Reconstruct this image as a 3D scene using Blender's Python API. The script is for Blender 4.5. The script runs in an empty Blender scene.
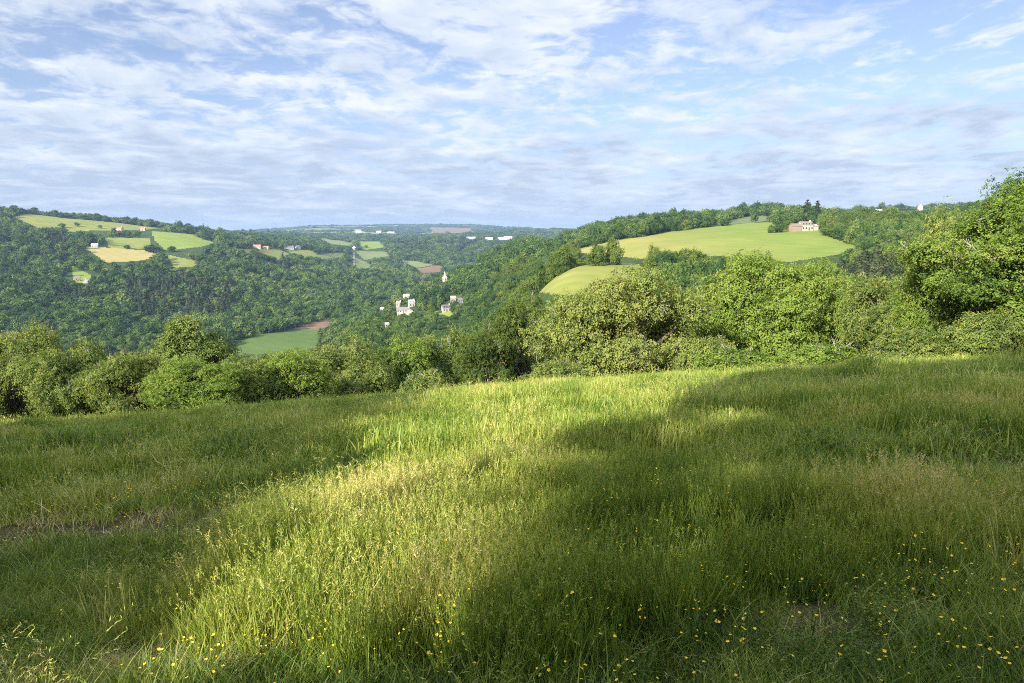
import bpy, math, numpy as np
from math import radians, sin, cos, tan, atan, atan2, pi, sqrt
from mathutils import Vector

# ---------------------------------------------------------------- camera, world, sun, exposure
W, H = 1024, 683
LENS, HROW = 26.0, 232.0
F = LENS / 36.0 * W
PITCH = atan((H / 2 - HROW) / F)
sc = bpy.context.scene
root_col = sc.collection
cam_d = bpy.data.cameras.new('camera'); cam_d.lens = LENS; cam_d.sensor_width = 36.0
cam_d.clip_start = 0.1; cam_d.clip_end = 60000
cam = bpy.data.objects.new('camera', cam_d); root_col.objects.link(cam)
cam.location = (0, 0, 0); cam.rotation_euler = (pi / 2 - PITCH, 0, 0)
sc.camera = cam

SUN_AZ, SUN_EL = radians(35.0), radians(25.0)      # the light travels this far right of straight ahead
LDIR = Vector((sin(SUN_AZ) * cos(SUN_EL), cos(SUN_AZ) * cos(SUN_EL), -sin(SUN_EL)))
sun_d = bpy.data.lights.new('sun', 'SUN'); sun_d.energy = 5.0; sun_d.angle = radians(0.5)
sun_d.color = (1.0, 0.90, 0.74)
sun = bpy.data.objects.new('sun', sun_d); root_col.objects.link(sun)
sun.rotation_euler = LDIR.to_track_quat('-Z', 'Y').to_euler()

EXPOSURE = 1.55
sc.view_settings.view_transform = 'Standard'; sc.view_settings.look = 'None'
sc.view_settings.exposure = EXPOSURE; sc.view_settings.gamma = 1.0
sc.view_settings.use_curve_mapping = False
sc.render.engine = 'CYCLES'; sc.render.filter_size = 1.0
sc.cycles.pixel_filter_type = 'BLACKMAN_HARRIS'; sc.cycles.filter_width = 1.0
cy = sc.cycles
cy.max_bounces = 5; cy.diffuse_bounces = 3; cy.glossy_bounces = 2; cy.transmission_bounces = 3
cy.transparent_max_bounces = 6; cy.volume_bounces = 0
cy.use_denoising = False; cy.caustics_reflective = False; cy.caustics_refractive = False
cy.sample_clamp_indirect = 4.0; cy.use_adaptive_sampling = False

class NT:
    """A small node-tree writer."""
    def __init__(s, tree):
        s.t = tree; s.t.nodes.clear()
    def n(s, typ, **kw):
        nd = s.t.nodes.new(typ)
        for k, v in kw.items():
            if k.startswith('i_'):
                key = k[2:]
                sock = nd.inputs[int(key)] if key.isdigit() else nd.inputs[key.replace('_', ' ')]
                s.put(sock, v)
            else:
                setattr(nd, k, v)
        return nd
    def put(s, sock, v):
        if isinstance(v, bpy.types.NodeSocket): s.t.links.new(v, sock)
        else: sock.default_value = v
    def math(s, op, a, b=0.0, c=None, clamp=False):
        nd = s.t.nodes.new('ShaderNodeMath'); nd.operation = op; nd.use_clamp = clamp
        s.put(nd.inputs[0], a); s.put(nd.inputs[1], b)
        if c is not None: s.put(nd.inputs[2], c)
        return nd.outputs[0]
    def mix(s, f, a, b):
        nd = s.t.nodes.new('ShaderNodeMix'); nd.data_type = 'RGBA'
        s.put(nd.inputs[0], f); s.put(nd.inputs[6], a); s.put(nd.inputs[7], b)
        return nd.outputs[2]
    def ramp(s, f, stops, interp='LINEAR'):
        nd = s.t.nodes.new('ShaderNodeValToRGB'); s.put(nd.inputs[0], f)
        cr = nd.color_ramp; cr.interpolation = interp
        while len(cr.elements) < len(stops): cr.elements.new(0.5)
        for e, (p, c) in zip(cr.elements, stops):
            e.position = p; e.color = c if len(c) == 4 else (*c, 1)
        return nd.outputs[0]
    def noise(s, vec, scale, detail=4, rough=0.55, dist=0.0, out=0):
        nd = s.n('ShaderNodeTexNoise'); s.put(nd.inputs['Vector'], vec)
        nd.inputs['Scale'].default_value = scale; nd.inputs['Detail'].default_value = detail
        nd.inputs['Roughness'].default_value = rough; nd.inputs['Distortion'].default_value = dist
        return nd.outputs[out]
    def link(s, a, b): s.t.links.new(a, b)

def build_world():
    w = bpy.data.worlds.new('World'); sc.world = w; w.use_nodes = True
    g = NT(w.node_tree)
    sky = g.n('ShaderNodeTexSky', sky_type='NISHITA'); sky.sun_disc = False
    sky.sun_elevation = SUN_EL; sky.sun_rotation = pi + SUN_AZ
    sky.altitude = 300; sky.air_density = 1.0; sky.dust_density = 0.6; sky.ozone_density = 2.0
    tc = g.n('ShaderNodeTexCoord').outputs['Generated']
    sp = g.n('ShaderNodeSeparateXYZ', i_0=tc)
    x, y, z = sp.outputs
    zc = g.math('MAXIMUM', z, 0.0)
    zz = g.math('ADD', zc, 0.115)
    P = g.n('ShaderNodeCombineXYZ', i_0=g.math('MULTIPLY', g.math('DIVIDE', x, zz), 1.2), i_1=g.math('DIVIDE', y, zz), i_2=0.0).outputs[0]
    # a layer of flat broken cloud seen from below: banks, cloudlets inside the banks, ragged edges
    warp = g.noise(P, 1.6, 4, 0.55, out=1)
    Pw = g.n('ShaderNodeVectorMath', operation='MULTIPLY_ADD', i_0=warp, i_1=(0.35, 0.35, 0.0), i_2=P).outputs[0]
    big = g.noise(Pw, 0.55, 2, 0.5)
    med = g.noise(Pw, 2.6, 9, 0.60, 0.15)
    fin = g.noise(Pw, 7.0, 7, 0.62, 0.15)
    cover = g.ramp(zc, [(0.0, (0.62,) * 3), (0.06, (0.62,) * 3), (0.12, (0.60,) * 3), (0.17, (0.575,) * 3), (0.22, (0.56,) * 3), (0.28, (0.60,) * 3), (0.6, (0.68,) * 3)])
    side = g.math('MULTIPLY', x, -0.05)                       # the cloud thins out towards the right
    d = g.math('ADD', g.math('MULTIPLY', g.math('SUBTRACT', big, 0.5), 0.65), g.math('MULTIPLY', g.math('SUBTRACT', med, 0.5), 1.15))
    d = g.math('ADD', d, g.math('MULTIPLY', g.math('SUBTRACT', fin, 0.5), 0.62))
    d = g.math('ADD', g.math('ADD', d, cover), side)
    mask = g.n('ShaderNodeMapRange', interpolation_type='SMOOTHSTEP', i_0=d, i_1=0.40, i_2=0.69, i_3=0.16, i_4=0.94).outputs[0]
    shade = g.math('ADD', g.math('MULTIPLY', g.math('SUBTRACT', g.noise(Pw, 1.25, 5, 0.55, 0.2), 0.5), 2.6), g.math('MULTIPLY', g.math('SUBTRACT', g.noise(Pw, 5.0, 6, 0.6), 0.5), 1.2))
    low = g.ramp(zc, [(0.0, (0.85,) * 3), (0.09, (0.72,) * 3), (0.16, (0.35,) * 3), (0.3, (0.25,) * 3)])
    thick = g.math('ADD', g.math('ADD', shade, low), g.math('MULTIPLY', g.math('SUBTRACT', d, 0.7), 0.5), clamp=True)
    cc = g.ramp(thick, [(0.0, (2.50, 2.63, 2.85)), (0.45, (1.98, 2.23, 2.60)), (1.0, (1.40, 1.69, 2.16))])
    rear_fill = g.n('ShaderNodeMapRange', i_0=y, i_1=0.35, i_2=-0.7, i_3=1.0, i_4=3.6).outputs[0]      # unseen sunward cloud behind the camera, boosted to lift the meadow shade
    cc = g.n('ShaderNodeVectorMath', operation='SCALE', i_0=cc, i_Scale=rear_fill).outputs[0]
    skyc = g.n('ShaderNodeMix', data_type='RGBA', blend_type='MULTIPLY', i_0=1.0, i_6=sky.outputs[0], i_7=(0.37, 0.36, 0.42, 1)).outputs[2]
    hz = g.ramp(zc, [(0.0, (0.85,) * 3), (0.05, (0.6,) * 3), (0.16, (0.0,) * 3)])
    base = g.mix(hz, skyc, (1.1, 1.5, 2.35, 1))
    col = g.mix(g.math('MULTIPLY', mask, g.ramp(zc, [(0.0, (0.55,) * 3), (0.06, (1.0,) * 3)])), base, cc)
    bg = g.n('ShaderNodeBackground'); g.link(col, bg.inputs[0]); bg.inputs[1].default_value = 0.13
    out = g.n('ShaderNodeOutputWorld'); g.link(bg.outputs[0], out.inputs[0])
build_world()

# ---------------------------------------------------------------- helpers
def ray(px, row):
    u = (px - W / 2) / F; v = (H / 2 - row) / F
    Y = cos(PITCH) + sin(PITCH) * v; Z = -sin(PITCH) + cos(PITCH) * v
    return u / Y, Z / Y
def project(x, y, z):
    dep = y * cos(PITCH) - z * sin(PITCH); up = y * sin(PITCH) + z * cos(PITCH)
    dep = np.where(np.abs(dep) < 1e-3, 1e-3, dep)
    return W / 2 + F * x / dep, H / 2 - F * up / dep, dep

def _h(ix, iy, seed):
    h = (ix.astype(np.int64) * 374761393 + iy.astype(np.int64) * 668265263 + seed * 974634777) & 0x7fffffff
    h = ((h ^ (h >> 13)) * 1274126177) & 0x7fffffff
    return ((h ^ (h >> 16)) & 0xffff) / 65535.0
def vnoise(x, y, seed=0):
    x = np.asarray(x, float); y = np.asarray(y, float)
    ix = np.floor(x); iy = np.floor(y); fx = x - ix; fy = y - iy
    fx = fx * fx * (3 - 2 * fx); fy = fy * fy * (3 - 2 * fy)
    a = _h(ix, iy, seed); b = _h(ix + 1, iy, seed); c = _h(ix, iy + 1, seed); d = _h(ix + 1, iy + 1, seed)
    return (a * (1 - fx) + b * fx) * (1 - fy) + (c * (1 - fx) + d * fx) * fy
def fbm(x, y, seed=0, oct=4):
    s = 0; a = 0.5; t = 0
    for k in range(oct):
        s = s + a * vnoise(x * 2 ** k, y * 2 ** k, seed + k * 17); t += a; a *= 0.5
    return s / t
def in_poly(px, row, poly):
    inside = np.zeros(px.shape, bool); n = len(poly)
    for i in range(n):
        x1, y1 = poly[i]; x2, y2 = poly[(i + 1) % n]
        if y1 == y2: continue
        c = (y1 > row) != (y2 > row)
        inside ^= c & (px < (x2 - x1) * (row - y1) / (y2 - y1) + x1)
    return inside

def mesh_from(name, verts, faces, mats=(), mat_idx=None, tint=None, smooth=False):
    """verts (n,3) array, faces a (m,k) int array or a list of such arrays."""
    me = bpy.data.meshes.new(name)
    fl = faces if isinstance(faces, list) else [faces]
    fl = [np.asarray(f, np.int32) for f in fl if len(f)]
    nv = len(verts); loops = np.concatenate([f.ravel() for f in fl])
    sizes = np.concatenate([np.full(len(f), f.shape[1], np.int32) for f in fl])
    starts = np.concatenate([[0], np.cumsum(sizes)[:-1]]).astype(np.int32)
    me.vertices.add(nv); me.vertices.foreach_set('co', np.ascontiguousarray(verts, np.float32).ravel())
    me.loops.add(len(loops)); me.loops.foreach_set('vertex_index', loops.astype(np.int32))
    me.polygons.add(len(sizes)); me.polygons.foreach_set('loop_start', starts)
    for m in mats: me.materials.append(m)
    if mat_idx is not None: me.polygons.foreach_set('material_index', np.asarray(mat_idx, np.int32))
    me.polygons.foreach_set('use_smooth', np.full(len(sizes), smooth, bool))
    if tint is not None:
        a = me.attributes.new('tint', 'FLOAT', 'POINT'); a.data.foreach_set('value', np.asarray(tint, np.float32))
    me.update(calc_edges=True)
    return me
def link_obj(name, me, parent=None, loc=None):
    o = bpy.data.objects.new(name, me); root_col.objects.link(o)
    if parent is not None: o.parent = parent
    if loc is not None: o.location = loc
    return o
def tag(o, label, cat, group=None):
    o['label'] = label; o['category'] = cat
    if group: o['group'] = group
    return o
def structure(o): o['kind'] = 'structure'; return o
def stuff(o, label, cat): o['kind'] = 'stuff'; o['label'] = label; o['category'] = cat; return o

# ---------------------------------------------------------------- materials
def simple_mat(name, col, rough=0.8, var=0.15, scale=3.0, spec=0.2):
    m = bpy.data.materials.new(name); m.use_nodes = True; g = NT(m.node_tree)
    tc = g.n('ShaderNodeTexCoord').outputs['Object']
    nz = g.noise(tc, scale, 5, 0.6)
    lo = tuple(c * (1 - var) for c in col) + (1,); hi = tuple(min(1, c * (1 + var)) for c in col) + (1,)
    c = g.ramp(nz, [(0.3, lo), (0.7, hi)])
    b = g.n('ShaderNodeBsdfPrincipled'); g.link(c, b.inputs['Base Color'])
    b.inputs['Roughness'].default_value = rough; b.inputs['Specular IOR Level'].default_value = spec
    o = g.n('ShaderNodeOutputMaterial'); g.link(b.outputs[0], o.inputs[0])
    return m

def leaf_mat(name, stops, trans=0.34, pos_scale=0.0, rand_amt=0.25, spec=0.12, rough=0.55, pos_amt=0.5):
    """foliage: leaf colour runs along a ramp by the leaf's own tint, the tree's own shade and its place in the wood"""
    m = bpy.data.materials.new(name); m.use_nodes = True; g = NT(m.node_tree)
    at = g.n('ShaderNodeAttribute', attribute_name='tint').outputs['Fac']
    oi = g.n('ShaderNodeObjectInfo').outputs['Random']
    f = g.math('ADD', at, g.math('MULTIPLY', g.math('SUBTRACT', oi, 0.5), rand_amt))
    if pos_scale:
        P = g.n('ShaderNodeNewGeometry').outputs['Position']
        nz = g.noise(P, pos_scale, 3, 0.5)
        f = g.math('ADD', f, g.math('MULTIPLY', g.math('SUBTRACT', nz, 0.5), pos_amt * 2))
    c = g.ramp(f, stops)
    b = g.n('ShaderNodeBsdfPrincipled'); g.link(c, b.inputs['Base Color'])
    b.inputs['Roughness'].default_value = rough; b.inputs['Specular IOR Level'].default_value = spec
    t = g.n('ShaderNodeBsdfTranslucent')
    tcol = g.n('ShaderNodeMix', data_type='RGBA', blend_type='MULTIPLY', i_0=1.0, i_6=c, i_7=(1.5, 1.35, 0.55, 1)).outputs[2]
    g.link(tcol, t.inputs[0])
    mx = g.n('ShaderNodeMixShader'); mx.inputs[0].default_value = trans
    g.link(b.outputs[0], mx.inputs[1]); g.link(t.outputs[0], mx.inputs[2])
    o = g.n('ShaderNodeOutputMaterial'); g.link(mx.outputs[0], o.inputs[0])
    return m

def ground_mat(name, stops, scale, detail=6, scale2=None, stops2=None, f2=(0.45, 0.6), bump=0.0):
    m = bpy.data.materials.new(name); m.use_nodes = True; g = NT(m.node_tree)
    P = g.n('ShaderNodeNewGeometry').outputs['Position']
    c = g.ramp(g.noise(P, scale, detail, 0.6), stops)
    if scale2:
        nz = g.noise(P, scale2, 4, 0.55)
        k = g.n('ShaderNodeMapRange', i_0=nz, i_1=f2[0], i_2=f2[1], i_3=0.0, i_4=1.0).outputs[0]
        c = g.mix(k, c, g.ramp(g.noise(P, scale * 1.7, detail, 0.6), stops2))
    b = g.n('ShaderNodeBsdfPrincipled'); g.link(c, b.inputs['Base Color'])
    b.inputs['Roughness'].default_value = 0.95; b.inputs['Specular IOR Level'].default_value = 0.08
    if bump:
        bm = g.n('ShaderNodeBump', i_Height=g.noise(P, scale * 3, 8, 0.75)); bm.inputs['Distance'].default_value = bump
        g.link(bm.outputs[0], b.inputs['Normal'])
    o = g.n('ShaderNodeOutputMaterial'); g.link(b.outputs[0], o.inputs[0])
    return m

M = {}
M['wood_floor'] = ground_mat('wood_floor', [(0.3, (0.020, 0.035, 0.010)), (0.7, (0.050, 0.075, 0.020))], 0.15)
M['meadow_soil'] = ground_mat('meadow_soil', [(0.3, (0.055, 0.06, 0.022)), (0.5, (0.11, 0.10, 0.045)), (0.75, (0.20, 0.16, 0.085))], 5.0, 8,
                              0.9, [(0.3, (0.030, 0.021, 0.014)), (0.7, (0.085, 0.06, 0.04))], (0.52, 0.66), 0.08)
def field(name, a, b, c, sc=0.06):
    """a field of one crop: patchy growth, faint mowing or drilling lines"""
    m = bpy.data.materials.new(name); m.use_nodes = True; g = NT(m.node_tree); M[name] = m
    P = g.n('ShaderNodeNewGeometry').outputs['Position']
    c1 = g.ramp(g.noise(P, sc, 8, 0.68), [(0.28, a), (0.5, b), (0.72, c)])
    wv = g.n('ShaderNodeTexWave', wave_type='BANDS', bands_direction='DIAGONAL'); g.link(P, wv.inputs['Vector'])
    wv.inputs['Scale'].default_value = 0.03; wv.inputs['Distortion'].default_value = 4.0; wv.inputs['Detail'].default_value = 3
    k = g.math('MULTIPLY', g.math('MULTIPLY', wv.outputs[1], g.noise(P, 0.012, 3, 0.5)), 0.45)
    c2 = g.mix(k, c1, tuple(0.72 * q for q in a) + (1,))
    b_ = g.n('ShaderNodeBsdfPrincipled'); g.link(c2, b_.inputs['Base Color']); b_.inputs['Roughness'].default_value = 1.0
    b_.inputs['Specular IOR Level'].default_value = 0.05
    o = g.n('ShaderNodeOutputMaterial'); g.link(b_.outputs[0], o.inputs[0])
field('pasture', (0.125, 0.155, 0.034), (0.165, 0.185, 0.046), (0.21, 0.21, 0.07), 0.03)
field('hay', (0.22, 0.20, 0.07), (0.275, 0.23, 0.09), (0.22, 0.215, 0.06), 0.03)
field('bright_pasture', (0.125, 0.18, 0.032), (0.16, 0.21, 0.04), (0.20, 0.225, 0.05), 0.035)
field('crop', (0.062, 0.100, 0.026), (0.072, 0.112, 0.030), (0.086, 0.122, 0.036), 0.02)
field('plough', (0.13, 0.09, 0.058), (0.165, 0.11, 0.07), (0.19, 0.135, 0.085), 0.05)
field('grey_crop', (0.085, 0.115, 0.055), (0.105, 0.135, 0.062), (0.12, 0.145, 0.075), 0.03)
field('pale_green', (0.11, 0.145, 0.055), (0.14, 0.17, 0.06), (0.165, 0.18, 0.075), 0.03)
def far_hill_mat():
    m = bpy.data.materials.new('far_patchwork'); m.use_nodes = True; g = NT(m.node_tree)
    P = g.n('ShaderNodeNewGeometry').outputs['Position']
    v = g.n('ShaderNodeTexVoronoi'); v.inputs['Scale'].default_value = 1 / 330.0; g.link(P, v.inputs['Vector'])
    s = g.n('ShaderNodeSeparateColor'); g.link(v.outputs['Color'], s.inputs[0])
    c = g.ramp(s.outputs[0], [(0.0, (0.03, 0.05, 0.02)), (0.52, (0.04, 0.065, 0.025)), (0.56, (0.14, 0.18, 0.06)), (0.80, (0.20, 0.22, 0.09)),
                              (0.93, (0.30, 0.26, 0.14))], 'CONSTANT')
    b = g.n('ShaderNodeBsdfPrincipled'); g.link(c, b.inputs['Base Color']); b.inputs['Roughness'].default_value = 1.0
    b.inputs['Specular IOR Level'].default_value = 0.05
    o = g.n('ShaderNodeOutputMaterial'); g.link(b.outputs[0], o.inputs[0])
    return m
M['far'] = far_hill_mat()
M['bark'] = simple_mat('bark', (0.13, 0.105, 0.08), 0.9, 0.4, 6)
M['lichen_bark'] = simple_mat('lichen_bark', (0.21, 0.20, 0.165), 0.9, 0.3, 8)
oak_stops = [(0.0, (0.0497, 0.0837, 0.0246)), (0.35, (0.1095, 0.1572, 0.0389)), (0.65, (0.1907, 0.2342, 0.0556)), (1.0, (0.2116, 0.2250, 0.0639))]
light_stops = [(0.0, (0.0436, 0.0862, 0.0166)), (0.35, (0.0963, 0.1589, 0.0266)), (0.65, (0.1540, 0.2223, 0.0365)), (1.0, (0.1758, 0.2144, 0.0443))]
ash_stops = [(0.0, (0.0632, 0.0993, 0.0265)), (0.4, (0.1317, 0.1852, 0.0454)), (0.7, (0.1842, 0.2381, 0.0605)), (1.0, (0.1872, 0.2156, 0.0770))]
dark_stops = [(0.0, (0.0250, 0.0500, 0.0125)), (0.4, (0.0525, 0.0875, 0.0200)), (0.7, (0.0900, 0.1313, 0.0275)), (1.0, (0.12, 0.145, 0.032))]
M['oak_leaf'] = leaf_mat('oak_leaf', oak_stops)
M['light_leaf'] = leaf_mat('light_leaf', light_stops, 0.3)
M['ash_leaf'] = leaf_mat('ash_leaf', ash_stops, 0.3)
M['dark_leaf'] = leaf_mat('dark_leaf', dark_stops)
wood_stops = [(0.0, (0.0155, 0.0388, 0.0121)), (0.35, (0.0349, 0.0708, 0.0170)), (0.6, (0.0601, 0.1050, 0.0219)), (0.85, (0.0969, 0.1428, 0.0316)), (1.0, (0.1453, 0.1770, 0.0486))]
M['wood_leaf'] = leaf_mat('wood_leaf', wood_stops, 0.15, 1 / 90.0, 0.62, 0.1, 0.8, 0.45)
M['fresh_leaf'] = leaf_mat('fresh_leaf', [(p, tuple(0.62 * v for v in c)) for p, c in light_stops], 0.2, 1 / 60.0, 0.5, 0.1, 0.8, 0.3)
con_stops = [(0.0, (0.012, 0.022, 0.010)), (0.4, (0.028, 0.042, 0.018)), (0.7, (0.055, 0.068, 0.028)), (1.0, (0.10, 0.10, 0.05))]
M['needle'] = leaf_mat('needle', con_stops, 0.05, 1 / 40.0, 0.6, 0.1, 0.8, 0.4)
grass_stops = [(0.0, (0.038, 0.085, 0.012)), (0.25, (0.100, 0.170, 0.022)), (0.5, (0.205, 0.268, 0.042)), (0.72, (0.345, 0.365, 0.095)), (1.0, (0.55, 0.46, 0.23))]
M['grass'] = leaf_mat('grass', grass_stops, 0.30, 0.45, 0.38, 0.25, 0.5, 0.60)
M['petal'] = simple_mat('petal', (0.78, 0.56, 0.035), 0.5, 0.12, 40)

# ---------------------------------------------------------------- terrain
def meadow_plane(x, y):
    return -1.65 - 0.155 * y + 0.07 * x
E_PX = [-200, 0, 250, 500, 700, 1024, 1224]; E_D = [22, 24, 27, 30, 29, 26, 26]
COLS = {
 0: [(60,-17),(100,-32),(200,-60),(350,-86),(500,-100),(600,-92),(750,-79),(950,-46),(1150,-10),(1300,12),(1400,27),(1500,41),(1650,44),(2200,20),(4000,0),(13000,-40)],
 100: [(60,-17),(100,-32),(200,-60),(350,-88),(500,-102),(600,-97),(750,-84),(950,-58),(1100,-39),(1180,-24),(1300,-11),(1420,8),(1540,22),(1700,24),(2300,0),(4000,-10),(13000,-40)],
 200: [(60,-17),(100,-32),(200,-61),(350,-90),(500,-108),(600,-102),(700,-95),(850,-80),(1000,-60),(1100,-45),(1200,-33),(1350,-18),(1500,-7),(1650,-3),(1900,-8),(2600,-15),(3000,-3),(4000,-20),(13000,-40)],
 300: [(60,-17.5),(100,-33),(200,-62),(350,-86),(500,-102),(650,-100),(780,-98),(900,-93),(1100,-82),(1300,-68),(1500,-56),(1700,-42),(1850,-30),(2000,-26),(2300,-40),(2800,-28),(3300,-8),(4200,-20),(6500,45),(7500,55),(9000,20),(13000,0)],
 350: [(60,-18),(100,-34),(200,-60),(300,-66),(400,-64),(480,-66),(560,-85),(650,-99),(800,-99),(1000,-97),(1200,-92),(1400,-84),(1600,-78),(1800,-75),(2000,-62),(2200,-48),(2400,-38),(2800,-38),(3500,-18),(4500,-12),(7000,62),(8000,50),(13000,0)],
 400: [(60,-18),(100,-35),(150,-47),(250,-62),(400,-68),(560,-68),(640,-66),(740,-66),(850,-88),(950,-100),(1200,-100),(1500,-92),(1700,-86),(1900,-80),(2200,-62),(2450,-45),(2700,-36),(3000,-42),(3600,-25),(4500,-12),(5500,10),(7000,72),(7600,76),(9000,30),(13000,0)],
 450: [(60,-18),(100,-34),(200,-54),(350,-69),(500,-75),(600,-73),(640,-70),(760,-53),(860,-52),(1000,-80),(1200,-100),(1500,-97),(1900,-85),(2200,-62),(2450,-38),(2650,-27),(2900,-35),(3600,-25),(4500,-5),(5500,12),(7000,70),(7600,72),(13000,0)],
 500: [(60,-17.5),(100,-31),(200,-46),(350,-51),(500,-46),(650,-36),(760,-26),(860,-20),(960,-23),(1200,-60),(1600,-80),(2200,-60),(2800,-25),(3500,-22),(4500,-8),(7000,50),(8000,45),(13000,0)],
 560: [(60,-16.5),(100,-27),(170,-33),(230,-25),(275,-19.5),(310,-16),(340,-16),(400,-24),(500,-24),(620,-22),(720,-15),(850,-9),(950,-12),(1300,-40),(2000,-50),(3000,-20),(4500,-5),(7000,20),(13000,0)],
 620: [(60,-15.5),(100,-25),(170,-31),(230,-24),(280,-18),(330,-13.5),(370,-15),(420,-18),(470,-12),(560,-3.5),(620,-1),(700,3),(800,8),(900,8),(1100,-10),(2000,-30),(3000,-20),(13000,0)],
 700: [(60,-13.5),(100,-22),(170,-28),(250,-25),(330,-17),(400,-13),(440,-9.5),(520,-3),(600,3),(680,7),(800,12),(950,14),(1200,0),(3000,-20),(13000,0)],
 760: [(60,-12.5),(100,-20),(170,-25),(250,-22),(340,-15),(400,-10.5),(500,-2),(620,7.5),(700,9),(800,15),(950,25),(1050,26),(1300,5),(3000,-20),(13000,0)],
 800: [(60,-12),(100,-19),(170,-24),(250,-22),(340,-15),(400,-10),(520,1),(580,4),(700,8),(850,16),(950,20),(1100,18),(1400,0),(3000,-20),(13000,0)],
 850: [(60,-11),(100,-17),(170,-22),(250,-20),(340,-13),(420,-8),(480,-3),(560,5),(650,12),(750,13),(900,8),(1200,15),(1500,35),(1650,40),(2000,20),(13000,0)],
 920: [(60,-10),(100,-15),(170,-19),(250,-17),(340,-10),(450,-4),(560,2),(680,6),(800,5),(1000,10),(1300,30),(1500,45),(1600,47),(2000,30),(13000,0)],
 1024: [(60,-8),(100,-12),(200,-14),(300,-8),(500,4),(700,20),(900,37),(1000,38),(1500,40),(2500,20),(13000,0)],
}
PHI = np.concatenate([np.linspace(-180, -44, 70)[:-1], np.linspace(-44, 44, 680), np.linspace(44, 180, 70)[1:]]) * pi / 180
def geo(a, b, n): return np.exp(np.linspace(math.log(a), math.log(b), n, endpoint=False))
RR = np.concatenate([geo(0.5, 32, 100), geo(32, 400, 170), geo(400, 4000, 320), geo(4000, 9600, 60), [9600.0]])
def gblur(a, sig, axis):
    k = int(3 * sig) + 1; w = np.exp(-0.5 * (np.arange(-k, k + 1) / sig) ** 2); w /= w.sum()
    pad = [(0, 0), (0, 0)]; pad[axis] = (k, k); b = np.pad(a, pad, mode='edge'); out = np.zeros_like(a)
    n = a.shape[axis]
    for i, wi in enumerate(w):
        out += wi * (b[i:i + n, :] if axis == 0 else b[:, i:i + n])
    return out
def build_table():
    pxs = sorted(COLS); azs = np.array([atan((p - 512) / F / 1.01) for p in pxs])
    phic = np.clip(PHI, radians(-42), radians(42))
    cosf = np.cos(np.clip(PHI, radians(-60), radians(60)))
    lr = np.log(RR)
    Z = np.zeros((len(PHI), len(RR)))
    for i, ph in enumerate(PHI):
        pc = phic[i]; a = np.clip(pc, azs[0], azs[-1])
        j = min(max(np.searchsorted(azs, a) - 1, 0), len(azs) - 2); t = (a - azs[j]) / (azs[j + 1] - azs[j])
        d = RR * cosf[i]; e = np.interp(512 + F * tan(pc), E_PX, E_D)
        pe = meadow_plane(e * tan(pc), e)
        zz = []
        for q in (j, j + 1):
            c = [(e, pe), (e + 9, pe - 2.8)] + COLS[pxs[q]]
            if c[1][1] < c[2][1]: c.pop(1)
            zz.append(np.interp(np.log(d), [math.log(v[0]) for v in c], [v[1] for v in c]))
        Z[i] = zz[0] * (1 - t) + zz[1] * t
    X = np.sin(PHI)[:, None] * RR[None]; Y = np.cos(PHI)[:, None] * RR[None]
    Zb = gblur(gblur(Z, 9, 0), 3.0, 1)
    # behind the camera the hill goes on gently upwards
    back = np.clip((np.abs(PHI) - radians(46)) / radians(30), 0, 1)[:, None]; back = back * back * (3 - 2 * back)
    bz = np.where(RR < 40, 0, 1)[None] * 0 + np.minimum(-1.65 + 0.16 * RR ** 0.85, 14.0)[None] - np.maximum(0, RR - 900)[None] * 0.004
    Zb = Zb * (1 - back) + bz * back
    plane = meadow_plane(X, Y)
    ed = np.interp(512 + F * np.tan(np.clip(PHI, radians(-50), radians(50))), E_PX, E_D) / np.cos(np.clip(PHI, radians(-50), radians(50)))
    k = np.clip((RR[None] - (ed[:, None] - 5.0)) / 7.0, 0, 1); k = k * k * (3 - 2 * k)
    front = plane + (fbm(X / 5.0, Y / 5.0, 5, 3) - 0.5) * 0.5 + (fbm(X / 0.9, Y / 0.9, 9, 3) - 0.5) * 0.14
    rel = (fbm(X / 160.0, Y / 160.0, 31, 3) - 0.5) * np.clip((RR[None] - 120) / 400, 0, 1) * 9.0
    rel += (fbm(X / 900.0, Y / 900.0, 37, 3) - 0.5) * np.clip((RR[None] - 2600) / 1500, 0, 1) * 50.0
    return front * (1 - k) + (Zb + rel) * k, X, Y
TZ, TX, TY = build_table()
LRR = np.log(RR)
def ground(x, y):
    x = np.asarray(x, float); y = np.asarray(y, float)
    ph = np.arctan2(x, y); lr = np.log(np.maximum(np.hypot(x, y), RR[0]))
    i = np.clip(np.searchsorted(PHI, ph) - 1, 0, len(PHI) - 2); j = np.clip(np.searchsorted(LRR, lr) - 1, 0, len(RR) - 2)
    tu = (ph - PHI[i]) / (PHI[i + 1] - PHI[i]); tv = np.clip((lr - LRR[j]) / (LRR[j + 1] - LRR[j]), 0, 1)
    return (TZ[i, j] * (1 - tu) + TZ[i + 1, j] * tu) * (1 - tv) + (TZ[i, j + 1] * (1 - tu) + TZ[i + 1, j + 1] * tu) * tv
def hit(px, row, d0, d1):
    """where the line of sight through a pixel meets the ground between two depths (else the nearest miss)"""
    a, s = ray(px, row); d = np.exp(np.linspace(math.log(d0), math.log(d1), 900))
    g = ground(a * d, d) - s * d
    k = np.where(g >= 0)[0]
    i = k[0] if len(k) else int(np.argmin(np.abs(g)))
    return float(a * d[i]), float(d[i])

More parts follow.
